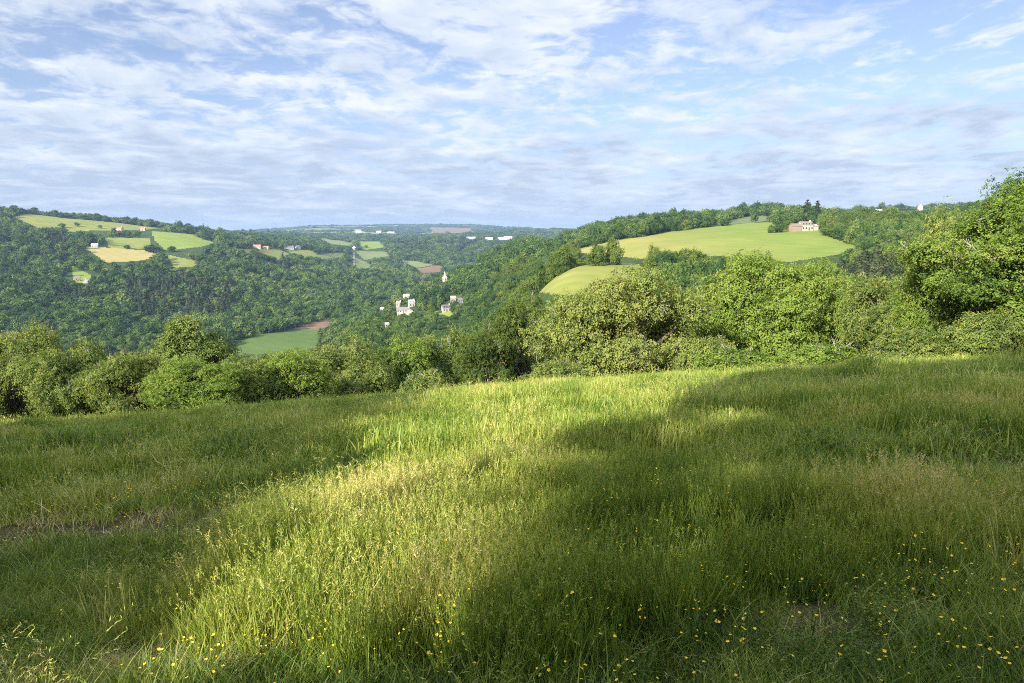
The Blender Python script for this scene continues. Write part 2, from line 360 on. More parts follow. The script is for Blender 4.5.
# fields: outline as seen in the photo (column, row), range of depth it lies in
FIELDS = [
 ('pasture', [(12,217.5),(25,214),(82,219),(150,223.5),(168,227.5),(140,230),(92,231),(65,232),(64,228),(35,228),(24,222)], 1250, 1620, 'pasture'),
 ('pasture', [(104,237.5),(150,238.5),(150,245),(142,250),(108,248)], 1120, 1500, 'pasture'),
 ('pasture', [(150,231),(190,234),(214,243),(200,247),(165,251),(154,241)], 1050, 1550, 'bright_pasture'),
 ('hayfield', [(82,246.5),(150,251),(156,257),(140,261),(104,263)], 1000, 1350, 'hay'),
 ('pasture', [(166,255),(202,262.5),(192,267),(173,268)], 950, 1400, 'pasture'),
 ('pasture', [(235,249),(278,249.5),(293,256),(271,261),(245,258)], 1350, 1900, 'pasture'),
 ('pasture', [(286,250),(313,250.5),(317,257),(297,259)], 1500, 2100, 'pasture'),
 ('pasture', [(315,255),(343,251.5),(345,256),(321,260)], 1500, 2300, 'pale_green'),
 ('pasture', [(357,241),(379,240.5),(385,247.5),(363,250)], 1900, 2900, 'bright_pasture'),
 ('pasture', [(355,251.5),(384,251.5),(390,256),(363,260)], 1700, 2600, 'pale_green'),
 ('pasture', [(352,257),(375,266),(356,271)], 1500, 2300, 'pale_green'),
 ('pasture', [(314,237),(338,240.5),(354,243),(350,246),(330,244)], 1900, 3200, 'pale_green'),
 ('crop_field', [(222,350),(256,335.5),(298,328.5),(313,330),(318,330),(318,352),(228,356)], 560, 900, 'crop'),
 ('ploughed_field', [(290,329.5),(323,319.8),(331,320),(329,326),(316,330.5)], 600, 1000, 'plough'),
 ('pasture', [(397,260.5),(418,261.5),(433,265.5),(416,268)], 1300, 2300, 'pale_green'),
 ('ploughed_field', [(416,269),(440,265),(442,271.5),(420,273.5)], 1300, 2300, 'plough'),
 ('hayfield', [(430,227.3),(470,228.6),(473,232.4),(432,233.4)], 4200, 7600, 'plough'),
 ('pasture', [(460,264.5),(479,258.5),(478,263.5),(463,267)], 600, 1500, 'pale_green'),
 ('lawn', [(428,313.5),(440,311),(453,310),(453,318),(441,315)], 520, 730, 'bright_pasture'),
 ('pasture', [(520,287),(557,270.5),(594,260.5),(632,262.5),(652,271),(640,294),(560,297),(530,292)], 215, 345, 'pasture'),
 ('hill_pasture', [(566,252),(612,241.5),(672,231.5),(760,221.5),(790,224),(818,227),(832,239),(864,248.5),(842,254),(785,263),(755,259),(715,256),(640,259)], 350, 660, 'hill'),
 ('arable_field', [(718,224.3),(737,218.5),(770,214),(772,220),(730,226)], 660, 900, 'grey_crop'),
 ('pasture', [(892,208.3),(920,206.4),(930,210.5),(908,215)], 1250, 1600, 'crop'),
 ('pasture', [(70,266),(88,274),(92,283),(74,284)], 780, 1120, 'bright_pasture'),
 ('hayfield', [(536,238.6),(567,235.6),(566,239.5),(540,241.5)], 640, 1000, 'hay'),
]
def hill_mat():
    m = bpy.data.materials.new('hill_pasture'); m.use_nodes = True; g = NT(m.node_tree)
    P = g.n('ShaderNodeNewGeometry').outputs['Position']
    sp = g.n('ShaderNodeSeparateXYZ', i_0=P)
    # mown paler on the left of the hill, fresh green around the farm, faint strips along the mowing lines
    k = g.math('ADD', sp.outputs[0], g.math('MULTIPLY', g.noise(P, 0.02, 4, 0.6), 70.0))
    k = g.n('ShaderNodeMapRange', interpolation_type='SMOOTHSTEP', i_0=k, i_1=105.0, i_2=215.0, i_3=0.0, i_4=1.0).outputs[0]
    a = g.ramp(g.noise(P, 0.04, 6, 0.6), [(0.3, (0.150, 0.165, 0.042)), (0.5, (0.19, 0.19, 0.055)), (0.7, (0.235, 0.215, 0.08))])
    b_ = g.ramp(g.noise(P, 0.05, 6, 0.6), [(0.3, (0.10, 0.155, 0.030)), (0.5, (0.125, 0.175, 0.036)), (0.7, (0.155, 0.19, 0.045))])
    wv = g.n('ShaderNodeTexWave', wave_type='BANDS', bands_direction='DIAGONAL'); g.link(P, wv.inputs['Vector'])
    wv.inputs['Scale'].default_value = 0.035; wv.inputs['Distortion'].default_value = 3.0; wv.inputs['Detail'].default_value = 2
    c = g.mix(k, a, b_)
    c = g.mix(g.math('MULTIPLY', wv.outputs[1], 0.22), c, (0.20, 0.20, 0.06, 1))
    b = g.n('ShaderNodeBsdfPrincipled'); g.link(c, b.inputs['Base Color']); b.inputs['Roughness'].default_value = 1.0
    b.inputs['Specular IOR Level'].default_value = 0.05
    o = g.n('ShaderNodeOutputMaterial'); g.link(b.outputs[0], o.inputs[0])
    return m
M['hill'] = hill_mat()

def field_of(px, row, d):
    f = np.full(px.shape, -1, int)
    for k, (nm, poly, d0, d1, mt) in enumerate(FIELDS):
        m = (d > d0) & (d < d1)
        idx = np.where(m)[0]
        if len(idx):
            ins = in_poly(px[idx], row[idx], poly); f[idx[ins]] = k
    return f
def edge_r(ph):
    c = np.clip(ph, radians(-50), radians(50))
    return np.interp(512 + F * np.tan(c), E_PX, E_D) / np.cos(c)

def build_terrain():
    np_, nr = TZ.shape
    V = np.stack([TX, TY, TZ], -1).reshape(-1, 3)
    px, row, dep = project(V[:, 0], V[:, 1], V[:, 2])
    ok = V[:, 1] > 100
    fld = np.full(len(V), -1); ii = np.where(ok)[0]
    fld[ii] = field_of(px[ii], row[ii], V[ii, 1])
    I, J = np.meshgrid(np.arange(np_ - 1), np.arange(nr - 1), indexing='ij')
    a = (I * nr + J).ravel(); faces = np.stack([a, a + 1, a + nr + 1, a + nr], -1)
    rr = np.broadcast_to(RR[None, :-1], I.shape).ravel(); phm = PHI[I.ravel()]
    fl = fld[a]
    cls = np.where(fl >= 0, 10 + fl, 0)
    cls[(cls == 0) & (rr > 3300)] = 1
    cls[rr < edge_r(phm) + 3.0] = 2
    for c in np.unique(cls):
        fs = faces[cls == c]
        used, inv = np.unique(fs, return_inverse=True)
        nm, mt = {0: ('woodland_ground', 'wood_floor'), 1: ('hills', 'far'), 2: ('meadow', 'meadow_soil')}.get(c) or (FIELDS[c - 10][0], FIELDS[c - 10][4])
        me = mesh_from(nm, V[used], inv.reshape(-1, 4), [M[mt]], smooth=True)
        structure(link_obj(nm, me))
    # close the little hole under the camera
    ring = V[np.arange(np_) * nr]; cv = np.array([[0, 0, float(ring[:, 2].mean())]])
    n = len(ring); f = np.array([[i, n, (i + 1) % n] for i in range(n)])
    structure(link_obj('meadow', mesh_from('meadow', np.concatenate([ring, cv]), f, [M['meadow_soil']], smooth=True)))
build_terrain()

# ---------------------------------------------------------------- trees: building blocks
def unit(v): return v / np.maximum(np.linalg.norm(v, axis=-1, keepdims=True), 1e-9)
def rnd_dirs(rng, n): return unit(rng.normal(size=(n, 3)))
def leaf_quads(rng, pos, nrm, size, aspect=0.6):
    n = len(pos); t = rnd_dirs(rng, n); nrm = unit(nrm)
    t = unit(t - (t * nrm).sum(1, keepdims=True) * nrm); b = np.cross(nrm, t)
    L = (size * rng.uniform(0.7, 1.3, n))[:, None]; wd = L * aspect * 0.5
    lift = nrm * wd * 0.45
    v = np.stack([pos - t * L * 0.5, pos + b * wd + lift, pos + t * L * 0.5, pos - b * wd + lift], 1).reshape(-1, 3)
    return v, np.arange(4 * n).reshape(n, 4)
def tube(path, radii, sides=6):
    path = np.asarray(path, float); n = len(path)
    tang = unit(np.gradient(path, axis=0)); ref = np.array([0.3, 0.9, 0.2])
    u = unit(np.cross(tang, ref)); w = np.cross(tang, u)
    ang = np.arange(sides) / sides * 2 * pi
    v = (path[:, None] + np.asarray(radii)[:, None, None] * (np.cos(ang)[None, :, None] * u[:, None] + np.sin(ang)[None, :, None] * w[:, None])).reshape(-1, 3)
    f = [[i * sides + k, i * sides + (k + 1) % sides, (i + 1) * sides + (k + 1) % sides, (i + 1) * sides + k] for i in range(n - 1) for k in range(sides)]
    return v, np.array(f)
def join(parts):
    vs, fs, off = [], [], 0
    for v, f in parts:
        vs.append(v); fs.append(f + off); off += len(v)
    return np.concatenate(vs), np.concatenate(fs)

def crown(rng, R, zc, nlobe, ncl, nleaf, leaf, lobe_r=(0.30, 0.46), zmin=-0.75, reach=(0.45, 0.78), spread=0.30, inner=0.12, taper=0.0, flat=0.85, sep=0.72):
    """a crown of overlapping leafy lobes; returns leaf mesh, tint, lobe centres and clump centres"""
    R = np.array(R, float); Rm = R.mean()
    d = rnd_dirs(rng, nlobe * 4); d = d[d[:, 2] > zmin][:nlobe]
    c = d * R * rng.uniform(*reach, (len(d), 1)); lr = Rm * rng.uniform(*lobe_r, len(d))
    c = np.concatenate([c, [[0, 0, 0.1 * R[2]]]]); lr = np.append(lr, Rm * 0.5)
    if taper:
        k = 1 - taper * np.clip(c[:, 2] / R[2], -1, 1); c[:, :2] *= k[:, None]; lr *= np.clip(k, 0.45, 1.3)
    li = rng.choice(len(c), ncl * 2, p=lr ** 2 / (lr ** 2).sum())
    dd = rnd_dirs(rng, len(li)); od = unit(c[li] / R)
    keep = (dd * od).sum(1) > rng.uniform(-0.9, 0.1, len(li)); li, dd = li[keep], dd[keep]
    cl = c[li] + dd * (lr[li] * rng.uniform(0.70, 1.10, len(li)) * np.where(rng.random(len(li)) < 0.10, 1.22, 1.0))[:, None] * np.array([1, 1, flat])
    dist = np.linalg.norm((cl[:, None] - c[None]) / np.array([1, 1, flat]), axis=2) / lr[None]; dist[np.arange(len(cl)), li] = 9
    cl_ok = dist.min(1) > sep; cl, dd, li = cl[cl_ok][:ncl], dd[cl_ok][:ncl], li[cl_ok][:ncl]
    n = len(cl); ct = 0.5 + 0.19 * rng.normal(size=n) + 0.10 * rng.normal(size=len(c))[li]
    sig = spread * Rm * 0.33
    cs = sig * rng.uniform(0.6, 1.3, n)
    # every clump is a few sprays; the leaves of one spray lie together and face one way
    per = 9 if nleaf > 40 else 5; nsp = max(2, nleaf // per)
    si = np.repeat(np.arange(n), nsp)
    so = np.clip(rng.normal(size=(len(si), 3)), -1.9, 1.9) * cs[si][:, None] * np.array([1, 1, 0.62])
    sn = unit(dd[si] * 0.70 + unit(so) * 0.35 + np.array([0, 0, 0.40]) + rng.normal(size=(len(si), 3)) * 0.42)
    stn = ct[si] + 0.10 * rng.normal(size=len(si))
    idx = np.repeat(np.arange(len(si)), per)
    lo = rng.normal(size=(len(idx), 3)) * leaf * 0.75
    lo = lo - 0.6 * (lo * sn[idx]).sum(1, keepdims=True) * sn[idx]
    pos = cl[si[idx]] + so[idx] + lo
    nr = sn[idx] + rng.normal(size=(len(idx), 3)) * 0.28
    tint = stn[idx] + 0.05 * rng.normal(size=len(idx))
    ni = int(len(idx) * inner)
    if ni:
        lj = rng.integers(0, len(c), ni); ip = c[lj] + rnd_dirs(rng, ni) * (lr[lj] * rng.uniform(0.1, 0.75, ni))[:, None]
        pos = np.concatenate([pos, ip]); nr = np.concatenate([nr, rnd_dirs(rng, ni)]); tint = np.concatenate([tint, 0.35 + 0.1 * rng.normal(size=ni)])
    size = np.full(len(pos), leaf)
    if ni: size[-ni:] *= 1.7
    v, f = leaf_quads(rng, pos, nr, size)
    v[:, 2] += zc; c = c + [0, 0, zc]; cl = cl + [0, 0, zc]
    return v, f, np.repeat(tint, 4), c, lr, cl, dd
def trunk_mesh(rng, R, zc, lobes, clumps, rad, ntwig, twig_out=0.0, dirs=None):
    parts = []; fork = np.array([rng.normal() * 0.15, rng.normal() * 0.15, max(0.9, zc * (0.5 if zc < 8 else 0.70))])
    base = np.array([0, 0, -0.6])
    ts = np.linspace(0, 1, 6)[:, None]; p = base * (1 - ts) + fork * ts + np.sin(ts * pi) * np.array([[0.12, -0.08, 0]])
    parts.append(tube(p, rad * np.array([1.5, 1.15, 1.0, 0.95, 0.92, 0.9]), 9))
    for c in lobes:
        ts = np.linspace(0, 1, 7)[:, None]; mid = (fork + c) / 2 + rng.normal(size=3) * 0.12 * np.linalg.norm(c - fork) + [0, 0, 0.1]
        p = (1 - ts) ** 2 * fork + 2 * ts * (1 - ts) * mid + ts ** 2 * c + rng.normal(size=(7, 3)) * 0.05
        p[0] = fork
        parts.append(tube(p, rad * np.linspace(0.55, 0.14, 7), 6))
    for k in rng.choice(len(clumps), min(ntwig, len(clumps)), replace=False):
        e = clumps[k]; j = int(np.argmin(np.linalg.norm(lobes - e, axis=1))); s = lobes[j]
        out = (dirs[k] if dirs is not None else unit(e - s)) * twig_out * rng.uniform(0.2, 1.2) + rng.normal(size=3) * 0.12
        ts = np.linspace(0, 1, 5)[:, None]
        p = s * (1 - ts) + (e + out) * ts + rng.normal(size=(5, 3)) * 0.07
        parts.append(tube(p, rad * np.linspace(0.12, 0.03, 5), 4))
    return join(parts)
def dead_twigs(rng, clumps, dirs, n, length=0.9):
    parts = []
    for k in rng.choice(len(clumps), n, replace=False):
        e = clumps[k] - dirs[k] * 0.25
        for q in range(3):
            t = unit(dirs[k] * 0.55 + rng.normal(size=3) * 0.75)
            L = length * rng.uniform(0.5, 1.2); ts = np.linspace(0, 1, 5)[:, None]
            p = e + t * L * ts + rng.normal(size=(5, 3)) * 0.04 * ts
            parts.append(tube(p, np.linspace(0.024, 0.009, 5), 4))
            m = p[2]
            for s in range(2):
                t2 = unit(t + rng.normal(size=3) * 0.8); parts.append(tube(m + t2 * L * 0.45 * np.linspace(0, 1, 3)[:, None], [0.016, 0.012, 0.008], 3))
    return join(parts)

PROTO = {}
def near_proto(key, seed, leafmat, R, zc, nlobe, ncl, nleaf, leaf, rad, ntwig, ndead=0, twig_out=0.1, **kw):
    rng = np.random.default_rng(seed)
    v, f, tint, lobes, lr, cl, dd = crown(rng, R, zc, nlobe, ncl, nleaf, leaf, **kw)
    top = float(np.percentile(v[:, 2], 99.7)); wid = float(np.percentile(np.abs(v[:, 0]), 99.0) * 2)
    cm = mesh_from(key + '_crown', v, f, [M[leafmat]], tint=tint)
    tv, tf = trunk_mesh(rng, R, zc, lobes, cl, rad, ntwig, twig_out, dd)
    mi = np.zeros(len(tf), int)
    if ndead:
        dv, df = dead_twigs(rng, cl, dd, ndead); df4 = df[:, :4]
        tf = np.concatenate([tf, df4 + len(tv)]); tv = np.concatenate([tv, dv]); mi = np.concatenate([mi, np.ones(len(df4), int)])
    tm = mesh_from(key + '_trunk', tv, tf, [M['bark'], M['lichen_bark']], mi, smooth=True); dm = None
    PROTO[key] = (cm, tm, dm, top, wid)
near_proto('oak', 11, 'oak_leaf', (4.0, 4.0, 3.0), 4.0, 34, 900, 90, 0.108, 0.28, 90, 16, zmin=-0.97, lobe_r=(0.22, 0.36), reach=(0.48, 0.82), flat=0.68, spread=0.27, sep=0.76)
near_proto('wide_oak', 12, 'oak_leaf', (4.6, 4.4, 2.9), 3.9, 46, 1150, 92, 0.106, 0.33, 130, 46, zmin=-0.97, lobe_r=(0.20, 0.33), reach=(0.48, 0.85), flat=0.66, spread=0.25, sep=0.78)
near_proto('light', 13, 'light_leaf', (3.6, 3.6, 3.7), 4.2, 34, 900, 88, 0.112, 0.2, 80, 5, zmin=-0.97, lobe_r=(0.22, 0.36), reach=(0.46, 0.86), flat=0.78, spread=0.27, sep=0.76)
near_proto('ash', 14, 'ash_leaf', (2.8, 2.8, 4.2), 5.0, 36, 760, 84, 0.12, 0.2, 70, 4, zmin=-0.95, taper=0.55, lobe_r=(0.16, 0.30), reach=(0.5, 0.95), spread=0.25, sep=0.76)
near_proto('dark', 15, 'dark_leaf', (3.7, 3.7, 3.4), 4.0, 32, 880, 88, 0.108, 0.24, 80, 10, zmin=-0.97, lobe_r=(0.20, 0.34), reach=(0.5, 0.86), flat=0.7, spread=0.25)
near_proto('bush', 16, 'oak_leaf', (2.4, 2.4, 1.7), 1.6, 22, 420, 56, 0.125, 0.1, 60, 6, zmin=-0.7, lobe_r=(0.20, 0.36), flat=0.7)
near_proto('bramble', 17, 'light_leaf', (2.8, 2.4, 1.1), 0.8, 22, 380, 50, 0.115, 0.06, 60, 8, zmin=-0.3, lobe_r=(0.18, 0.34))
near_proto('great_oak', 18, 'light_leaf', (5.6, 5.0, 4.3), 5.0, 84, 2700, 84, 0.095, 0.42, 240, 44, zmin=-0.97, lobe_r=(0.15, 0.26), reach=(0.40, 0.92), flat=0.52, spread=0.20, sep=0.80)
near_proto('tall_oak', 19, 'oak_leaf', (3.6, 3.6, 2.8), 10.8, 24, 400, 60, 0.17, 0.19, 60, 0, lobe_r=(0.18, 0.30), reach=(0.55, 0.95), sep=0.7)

def place_tree(key, px, toprow, d, wpx, label, rot, cat='tree', name='broadleaf_tree', group=None):
    a, s = ray(px, toprow); x, y = a * d, d
    z = float(ground(x, y)); ztop = s * d
    cm, tm, dm, top, wid = PROTO[key]
    sz = max(1.2, ztop - z) / top; sx = wpx / F * d / wid
    e = bpy.data.objects.new(name, None); root_col.objects.link(e); e.empty_display_size = 0.5
    e.location = (x, y, z); e.scale = (sx, sx, sz); e.rotation_euler = (0, 0, rot); tag(e, label, cat, group)
    link_obj('trunk', tm, e); link_obj('crown', cm, e)
    if dm: link_obj('dead_twigs', dm, e)
    return e
HAND = [
 ('oak', 8, 330, 40, 100, 'broad green oak at the left edge of the picture behind the shaded meadow', 'oak_tree'),
 ('oak', 72, 346, 37, 84, 'rounded dull green tree second from the left along the meadow edge', 'broadleaf_tree'),
 ('oak', 126, 352, 36, 72, 'greyish green oak just left of the tall yellow-green tree', 'oak_tree'),
 ('ash', 190, 318, 46, 84, 'tall yellow-green tree rising above the left row of trees', 'ash_tree'),
 ('light', 192, 362, 34, 92, 'low rounded bushy tree in front of the tall yellow-green tree', 'broadleaf_tree'),
 ('oak', 247, 358, 37, 66, 'small oak right of the low rounded bushy tree', 'oak_tree'),
 ('light', 290, 349, 39, 84, 'fresh green bushy tree below the bright green valley field', 'broadleaf_tree'),
 ('oak', 342, 343, 46, 84, 'oak below the ploughed brown field in the valley', 'oak_tree'),
 ('light', 392, 340, 50, 82, 'pale green tree below the village at the meadow edge', 'broadleaf_tree'),
 ('oak', 440, 333, 54, 76, 'olive green tree below the white village house with the lawn', 'oak_tree'),
 ('bush', 432, 370, 41, 66, 'low bush where the sunlit strip of meadow reaches the trees', 'bush'),
 ('dark', 487, 330, 43, 62, 'dark green tree left of the slender upright tree by the big round oak', 'broadleaf_tree'),
 ('dark', 530, 300, 47, 78, 'dark slender upright tree at the left shoulder of the big round oak', 'broadleaf_tree'),
 ('wide_oak', 620, 268, 39, 168, 'big round oak with bare grey twigs in the middle of the meadow edge', 'oak_tree'),
 ('bush', 548, 362, 34, 64, 'small bush at the left foot of the big round oak', 'bush'),
 ('light', 762, 256, 45, 128, 'tall bright green tree right of the big round oak', 'broadleaf_tree'),
 ('light', 822, 262, 47, 92, 'bright green tree below the farmhouse field', 'broadleaf_tree'),
 ('bush', 706, 338, 35, 64, 'pale green bush between the big round oak and the bright green trees', 'bush'),
 ('bramble', 742, 350, 31, 78, 'low bramble thicket at the foot of the tall bright green tree', 'bramble_thicket'),
 ('bramble', 820, 344, 30, 84, 'low greyish thicket at the foot of the tree below the farmhouse field', 'bramble_thicket'),
 ('oak', 892, 274, 39, 92, 'mid green tree between the bright green trees and the great oak', 'broadleaf_tree'),
 ('light', 940, 262, 36, 78, 'bushy tree tucked under the left limbs of the great oak', 'broadleaf_tree'),
 ('great_oak', 1082, 174, 30, 284, 'great spreading oak with pale bare limbs at the right edge of the meadow', 'oak_tree'),
 ('oak', 962, 212, 36, 84, 'leafy tree joining the left side of the great spreading oak', 'broadleaf_tree'),
 ('bush', 905, 330, 30, 70, 'dark bush in the grass under the mid green tree', 'bush'),
 ('bush', 985, 312, 28, 80, 'bush in deep shade beneath the great spreading oak', 'bush'),
 ('dark', 655, 300, 56, 70, 'dark tree half hidden behind the right side of the big round oak', 'broadleaf_tree'),
 ('oak', 700, 300, 52, 60, 'oak filling the gap between the big round oak and the tall bright green tree', 'oak_tree'),
]
rng0 = np.random.default_rng(3)
NEAR_TREES = []
for t in HAND:
    key, px, top, d, w, lab, nm = t
    cat = 'bush' if nm in ('bush', 'bramble_thicket') else 'tree'
    NEAR_TREES.append((px, top, d, w))
    place_tree(key, px, top, d, w, lab, float(rng0.uniform(0, 6.28)), cat, nm)

# trees behind and beside the camera: they throw the shade that lies across the meadow
def shade_tree(key, x, y, h, w, label):
    cm, tm, dm, top, wid = PROTO[key]
    e = bpy.data.objects.new('oak_tree', None); root_col.objects.link(e)
    e.location = (x, y, float(ground(x, y))); e.scale = (w / wid, w / wid, h / top); e.rotation_euler = (0, 0, x * 1.7 + y)
    tag(e, label, 'tree'); link_obj('trunk', tm, e); link_obj('crown', cm, e)
SHADE = [
 ('tall_oak', -11.7, -13.2, 14.0, 4.6, 'slender high crowned oak deep behind the viewer near the end of the hedge'),
 ('oak', -9.8, -8.3, 5.2, 4.8, 'smallest oak behind the viewer, shading only the bottom left corner of the meadow'),
 ('oak', -13.8, -9.9, 7.2, 7.0, 'oak left of and behind the viewer, next to the near end of the hedge'),
 ('oak', -15.6, -7.2, 8.3, 6.9, 'third oak along the hedge from its near end'),
 ('oak', -16.0, -3.2, 8.4, 6.9, 'hedge oak just behind the viewer on the left'),
 ('oak', -16.4, 1.0, 8.6, 6.7, 'hedge oak level with the viewer on the left'),
 ('oak', -15.8, 4.5, 8.8, 6.9, 'hedge oak just ahead of the viewer outside the picture on the left'),
 ('oak', -16.6, 8.5, 8.8, 6.9, 'hedge oak shading the meadow beside the left trees'),
 ('oak', -20.0, 11.5, 8.8, 7.4, 'hedge oak nearest the left row of trees'),
 ('oak', -21.0, -6.0, 12.0, 7.8, 'large oak standing by itself beyond the left hedge'),
 ('tall_oak', -8.0, -3.4, 14.0, 5.6, 'tall bare stemmed oak between the viewer and the hedge'),
 ('tall_oak', -6.3, -6.2, 13.0, 6.4, 'broad high crowned oak behind the viewer to the left'),
 ('tall_oak', -4.3, -9.3, 11.1, 7.4, 'high crowned oak between the broad one and the one straight behind the viewer'),
 ('tall_oak', -1.8, -7.0, 12.2, 6.0, 'oak straight behind the viewer'),
 ('tall_oak', -1.0, -2.8, 13.2, 7.1, 'tallest oak, its high crown close behind the viewer'),
 ('tall_oak', 4.6, -6.2, 10.9, 7.5, 'high crowned oak right of the viewer shading the right edge of the meadow'),
 ('oak', -2.7, -5.5, 6.8, 5.3, 'low round oak close behind the viewer'),
 ('oak', 1.4, -7.0, 8.4, 7.4, 'low oak behind the viewer to the right'),
 ('oak', 6.5, -6.0, 9.0, 8.3, 'medium oak right of the viewer'),
]
for s in SHADE: shade_tree(*s)

# ---------------------------------------------------------------- buildings
def box(x0, x1, y0, y1, z0, z1):
    v = np.array([[x, y, z] for z in (z0, z1) for y in (y0, y1) for x in (x0, x1)], float)
    f = np.array([[0, 2, 3, 1], [4, 5, 7, 6], [0, 1, 5, 4], [2, 6, 7, 3], [0, 4, 6, 2], [1, 3, 7, 5]])
    return v, f
WALLM = {}
def wallm(col):
    k = tuple(col)
    if k not in WALLM: WALLM[k] = simple_mat('render_wall', col, 0.9, 0.08, 0.6)
    return WALLM[k]
M['glass'] = simple_mat('window_glass', (0.03, 0.035, 0.04), 0.15, 0.2, 2, 0.5)
M['door'] = simple_mat('door_paint', (0.10, 0.07, 0.05), 0.6, 0.2, 2)
def gable_body(L, D, h, rh):
    """walls with gables; ridge along x"""
    v = np.array([[-L/2,-D/2,-3],[L/2,-D/2,-3],[L/2,D/2,-3],[-L/2,D/2,-3],[-L/2,-D/2,h],[L/2,-D/2,h],[L/2,D/2,h],[-L/2,D/2,h],[-L/2,0,h+rh],[L/2,0,h+rh]], float)
    return v, [np.array([[0,1,5,4],[2,3,7,6]]), np.array([[1,2,6,9,5],[3,0,4,8,7]])]
def gable_roof(L, D, h, rh, o=0.35, t=0.22):
    k = rh / (D / 2); parts = []
    ys = D / 2 + o; z0 = h - o * k
    for s in (-1, 1):
        v = np.array([[-L/2-o, s*ys, z0+0.02],[L/2+o, s*ys, z0+0.02],[L/2+o, 0, h+rh+0.02],[-L/2-o, 0, h+rh+0.02],
                      [-L/2-o, s*ys, z0+t],[L/2+o, s*ys, z0+t],[L/2+o, 0, h+rh+t],[-L/2-o, 0, h+rh+t]], float)
        f = np.array([[0,1,2,3],[4,7,6,5],[0,4,5,1],[1,5,6,2],[3,2,6,7],[0,3,7,4]])
        if s > 0: f = f[:, ::-1]
        parts.append((v, f))
    return join(parts)
def house(px, row, d0, d1, L, D, h, rh, yaw, wall, roof, label, name='house', wins=3, storeys=1, chimney=True, fixed_d=None, group=None, cat='house'):
    if fixed_d: a, _ = ray(px, row); x, y = a * fixed_d, fixed_d
    else: x, y = hit(px, row, d0, d1)
    e = bpy.data.objects.new(name, None); root_col.objects.link(e)
    e.location = (x, y, float(ground(x, y)) + 0.1); e.rotation_euler = (0, 0, yaw)
    tag(e, label, cat, group)
    v, f = gable_body(L, D, h, rh); wo = link_obj('wall', mesh_from('wall', v, f, [wallm(wall)]), e)
    v, f = gable_roof(L, D, h, rh); ro = link_obj('roof', mesh_from('roof', v, f, [wallm(roof)]), e)
    if chimney:
        v, f = box(L * 0.36, L * 0.36 + 0.8, -0.4, 0.4, h + rh * 0.4, h + rh + 1.0); link_obj('chimney', mesh_from('chimney', v, f, [wallm((0.42, 0.36, 0.30))]), ro)
    for st in range(storeys):
        zb = 0.9 + st * 2.7
        for i in range(wins):
            xx = -L / 2 + L * (i + 0.5) / wins
            if st == 0 and i == wins // 2:
                v, f = box(xx - 0.5, xx + 0.5, -D / 2 - 0.05, -D / 2 + 0.1, 0, 2.1); link_obj('door', mesh_from('door', v, f, [M['door']]), e)
            else:
                v, f = box(xx - 0.5, xx + 0.5, -D / 2 - 0.04, -D / 2 + 0.1, zb, zb + 1.25); link_obj('window', mesh_from('window', v, f, [M['glass']]), e)
    HOUSES.append((x, y, L, h + rh))
    return e
HOUSES = []
CREAM, WHITE, STONE, PINK = (0.26, 0.235, 0.175), (0.27, 0.26, 0.24), (0.22, 0.19, 0.145), (0.42, 0.31, 0.24)
SLATE, TILE, BROWNR = (0.10, 0.10, 0.12), (0.30, 0.15, 0.10), (0.16, 0.12, 0.10)
fh = house(805, 230.6, 440, 580, 8.6, 6.0, 3.9, 2.0, radians(12), (0.36, 0.31, 0.22), (0.16, 0.135, 0.125), 'cream farmhouse with brick annexe on the green hill under the trees', 'farmhouse', 4, 2)
def annex(parent, x0, x1, y0, y1, h, rh, wall, roof, name, rname):
    L, D = x1 - x0, y1 - y0
    v, f = gable_body(L, D, h, rh); v = v + [(x0 + x1) / 2, (y0 + y1) / 2, 0]; a = link_obj(name, mesh_from(name, v, f, [wallm(wall)]), parent)
    v, f = gable_roof(L, D, h, rh, 0.25); v = v + [(x0 + x1) / 2, (y0 + y1) / 2, 0]; link_obj(rname, mesh_from(rname, v, f, [wallm(roof)]), a)
annex(fh, -11.5, -4.9, -3.6, 1.8, 3.0, 1.5, (0.20, 0.155, 0.115), (0.16, 0.125, 0.105), 'brick_annexe', 'annexe_roof')
annex(fh, 4.9, 8.4, -2.6, 2.6, 2.8, 1.3, (0.34, 0.31, 0.27), (0.24, 0.215, 0.20), 'side_wing', 'wing_roof')
house(920, 207.5, 1350, 1590, 12, 9, 8.0, 5.0, radians(70), PINK, TILE, 'tall pinkish farmhouse on the right skyline among dark trees', 'farmhouse', 3, 2)
house(884, 206.8, 1400, 1600, 34, 9, 3.5, 2.0, radians(5), (0.55, 0.54, 0.52), (0.40, 0.40, 0.42), 'long low grey barn on the right skyline left of the pinkish farmhouse', 'barn', 4, 1, False, cat='barn')
house(95, 247.2, 1100, 1350, 9, 7, 3.4, 1.8, radians(15), WHITE, (0.70, 0.70, 0.70), 'small white shed at the top edge of the pale hayfield on the left hill', 'shed', 2, 1, False, cat='shed')
house(86, 283, 800, 1100, 7, 5, 3.0, 2.0, radians(-70), WHITE, (0.62, 0.50, 0.46), 'white gabled house in a wooded clearing on the left hillside', 'house', 2, 1)
house(78, 280.5, 800, 1120, 5, 4, 3.5, 2.0, radians(25), STONE, BROWNR, 'small stone hut left of the white gabled house in the clearing', 'hut', 2, 1, False, cat='hut')
house(143, 230.6, 1300, 1560, 9, 6, 3.4, 2.2, radians(10), WHITE, TILE, 'white house with red roof between two pastures on the left hilltop', 'house', 3, 1)
house(120, 230.6, 1300, 1560, 11, 7, 4.0, 2.6, radians(-10), PINK, BROWNR, 'brown roofed house among hedges left of the white house on the left hilltop', 'house', 3, 1)
house(257, 248.3, 1450, 2000, 16, 8, 4.0, 3.0, radians(5), WHITE, TILE, 'white farm above the yellow pasture in the valley side', 'farmhouse', 3, 1)
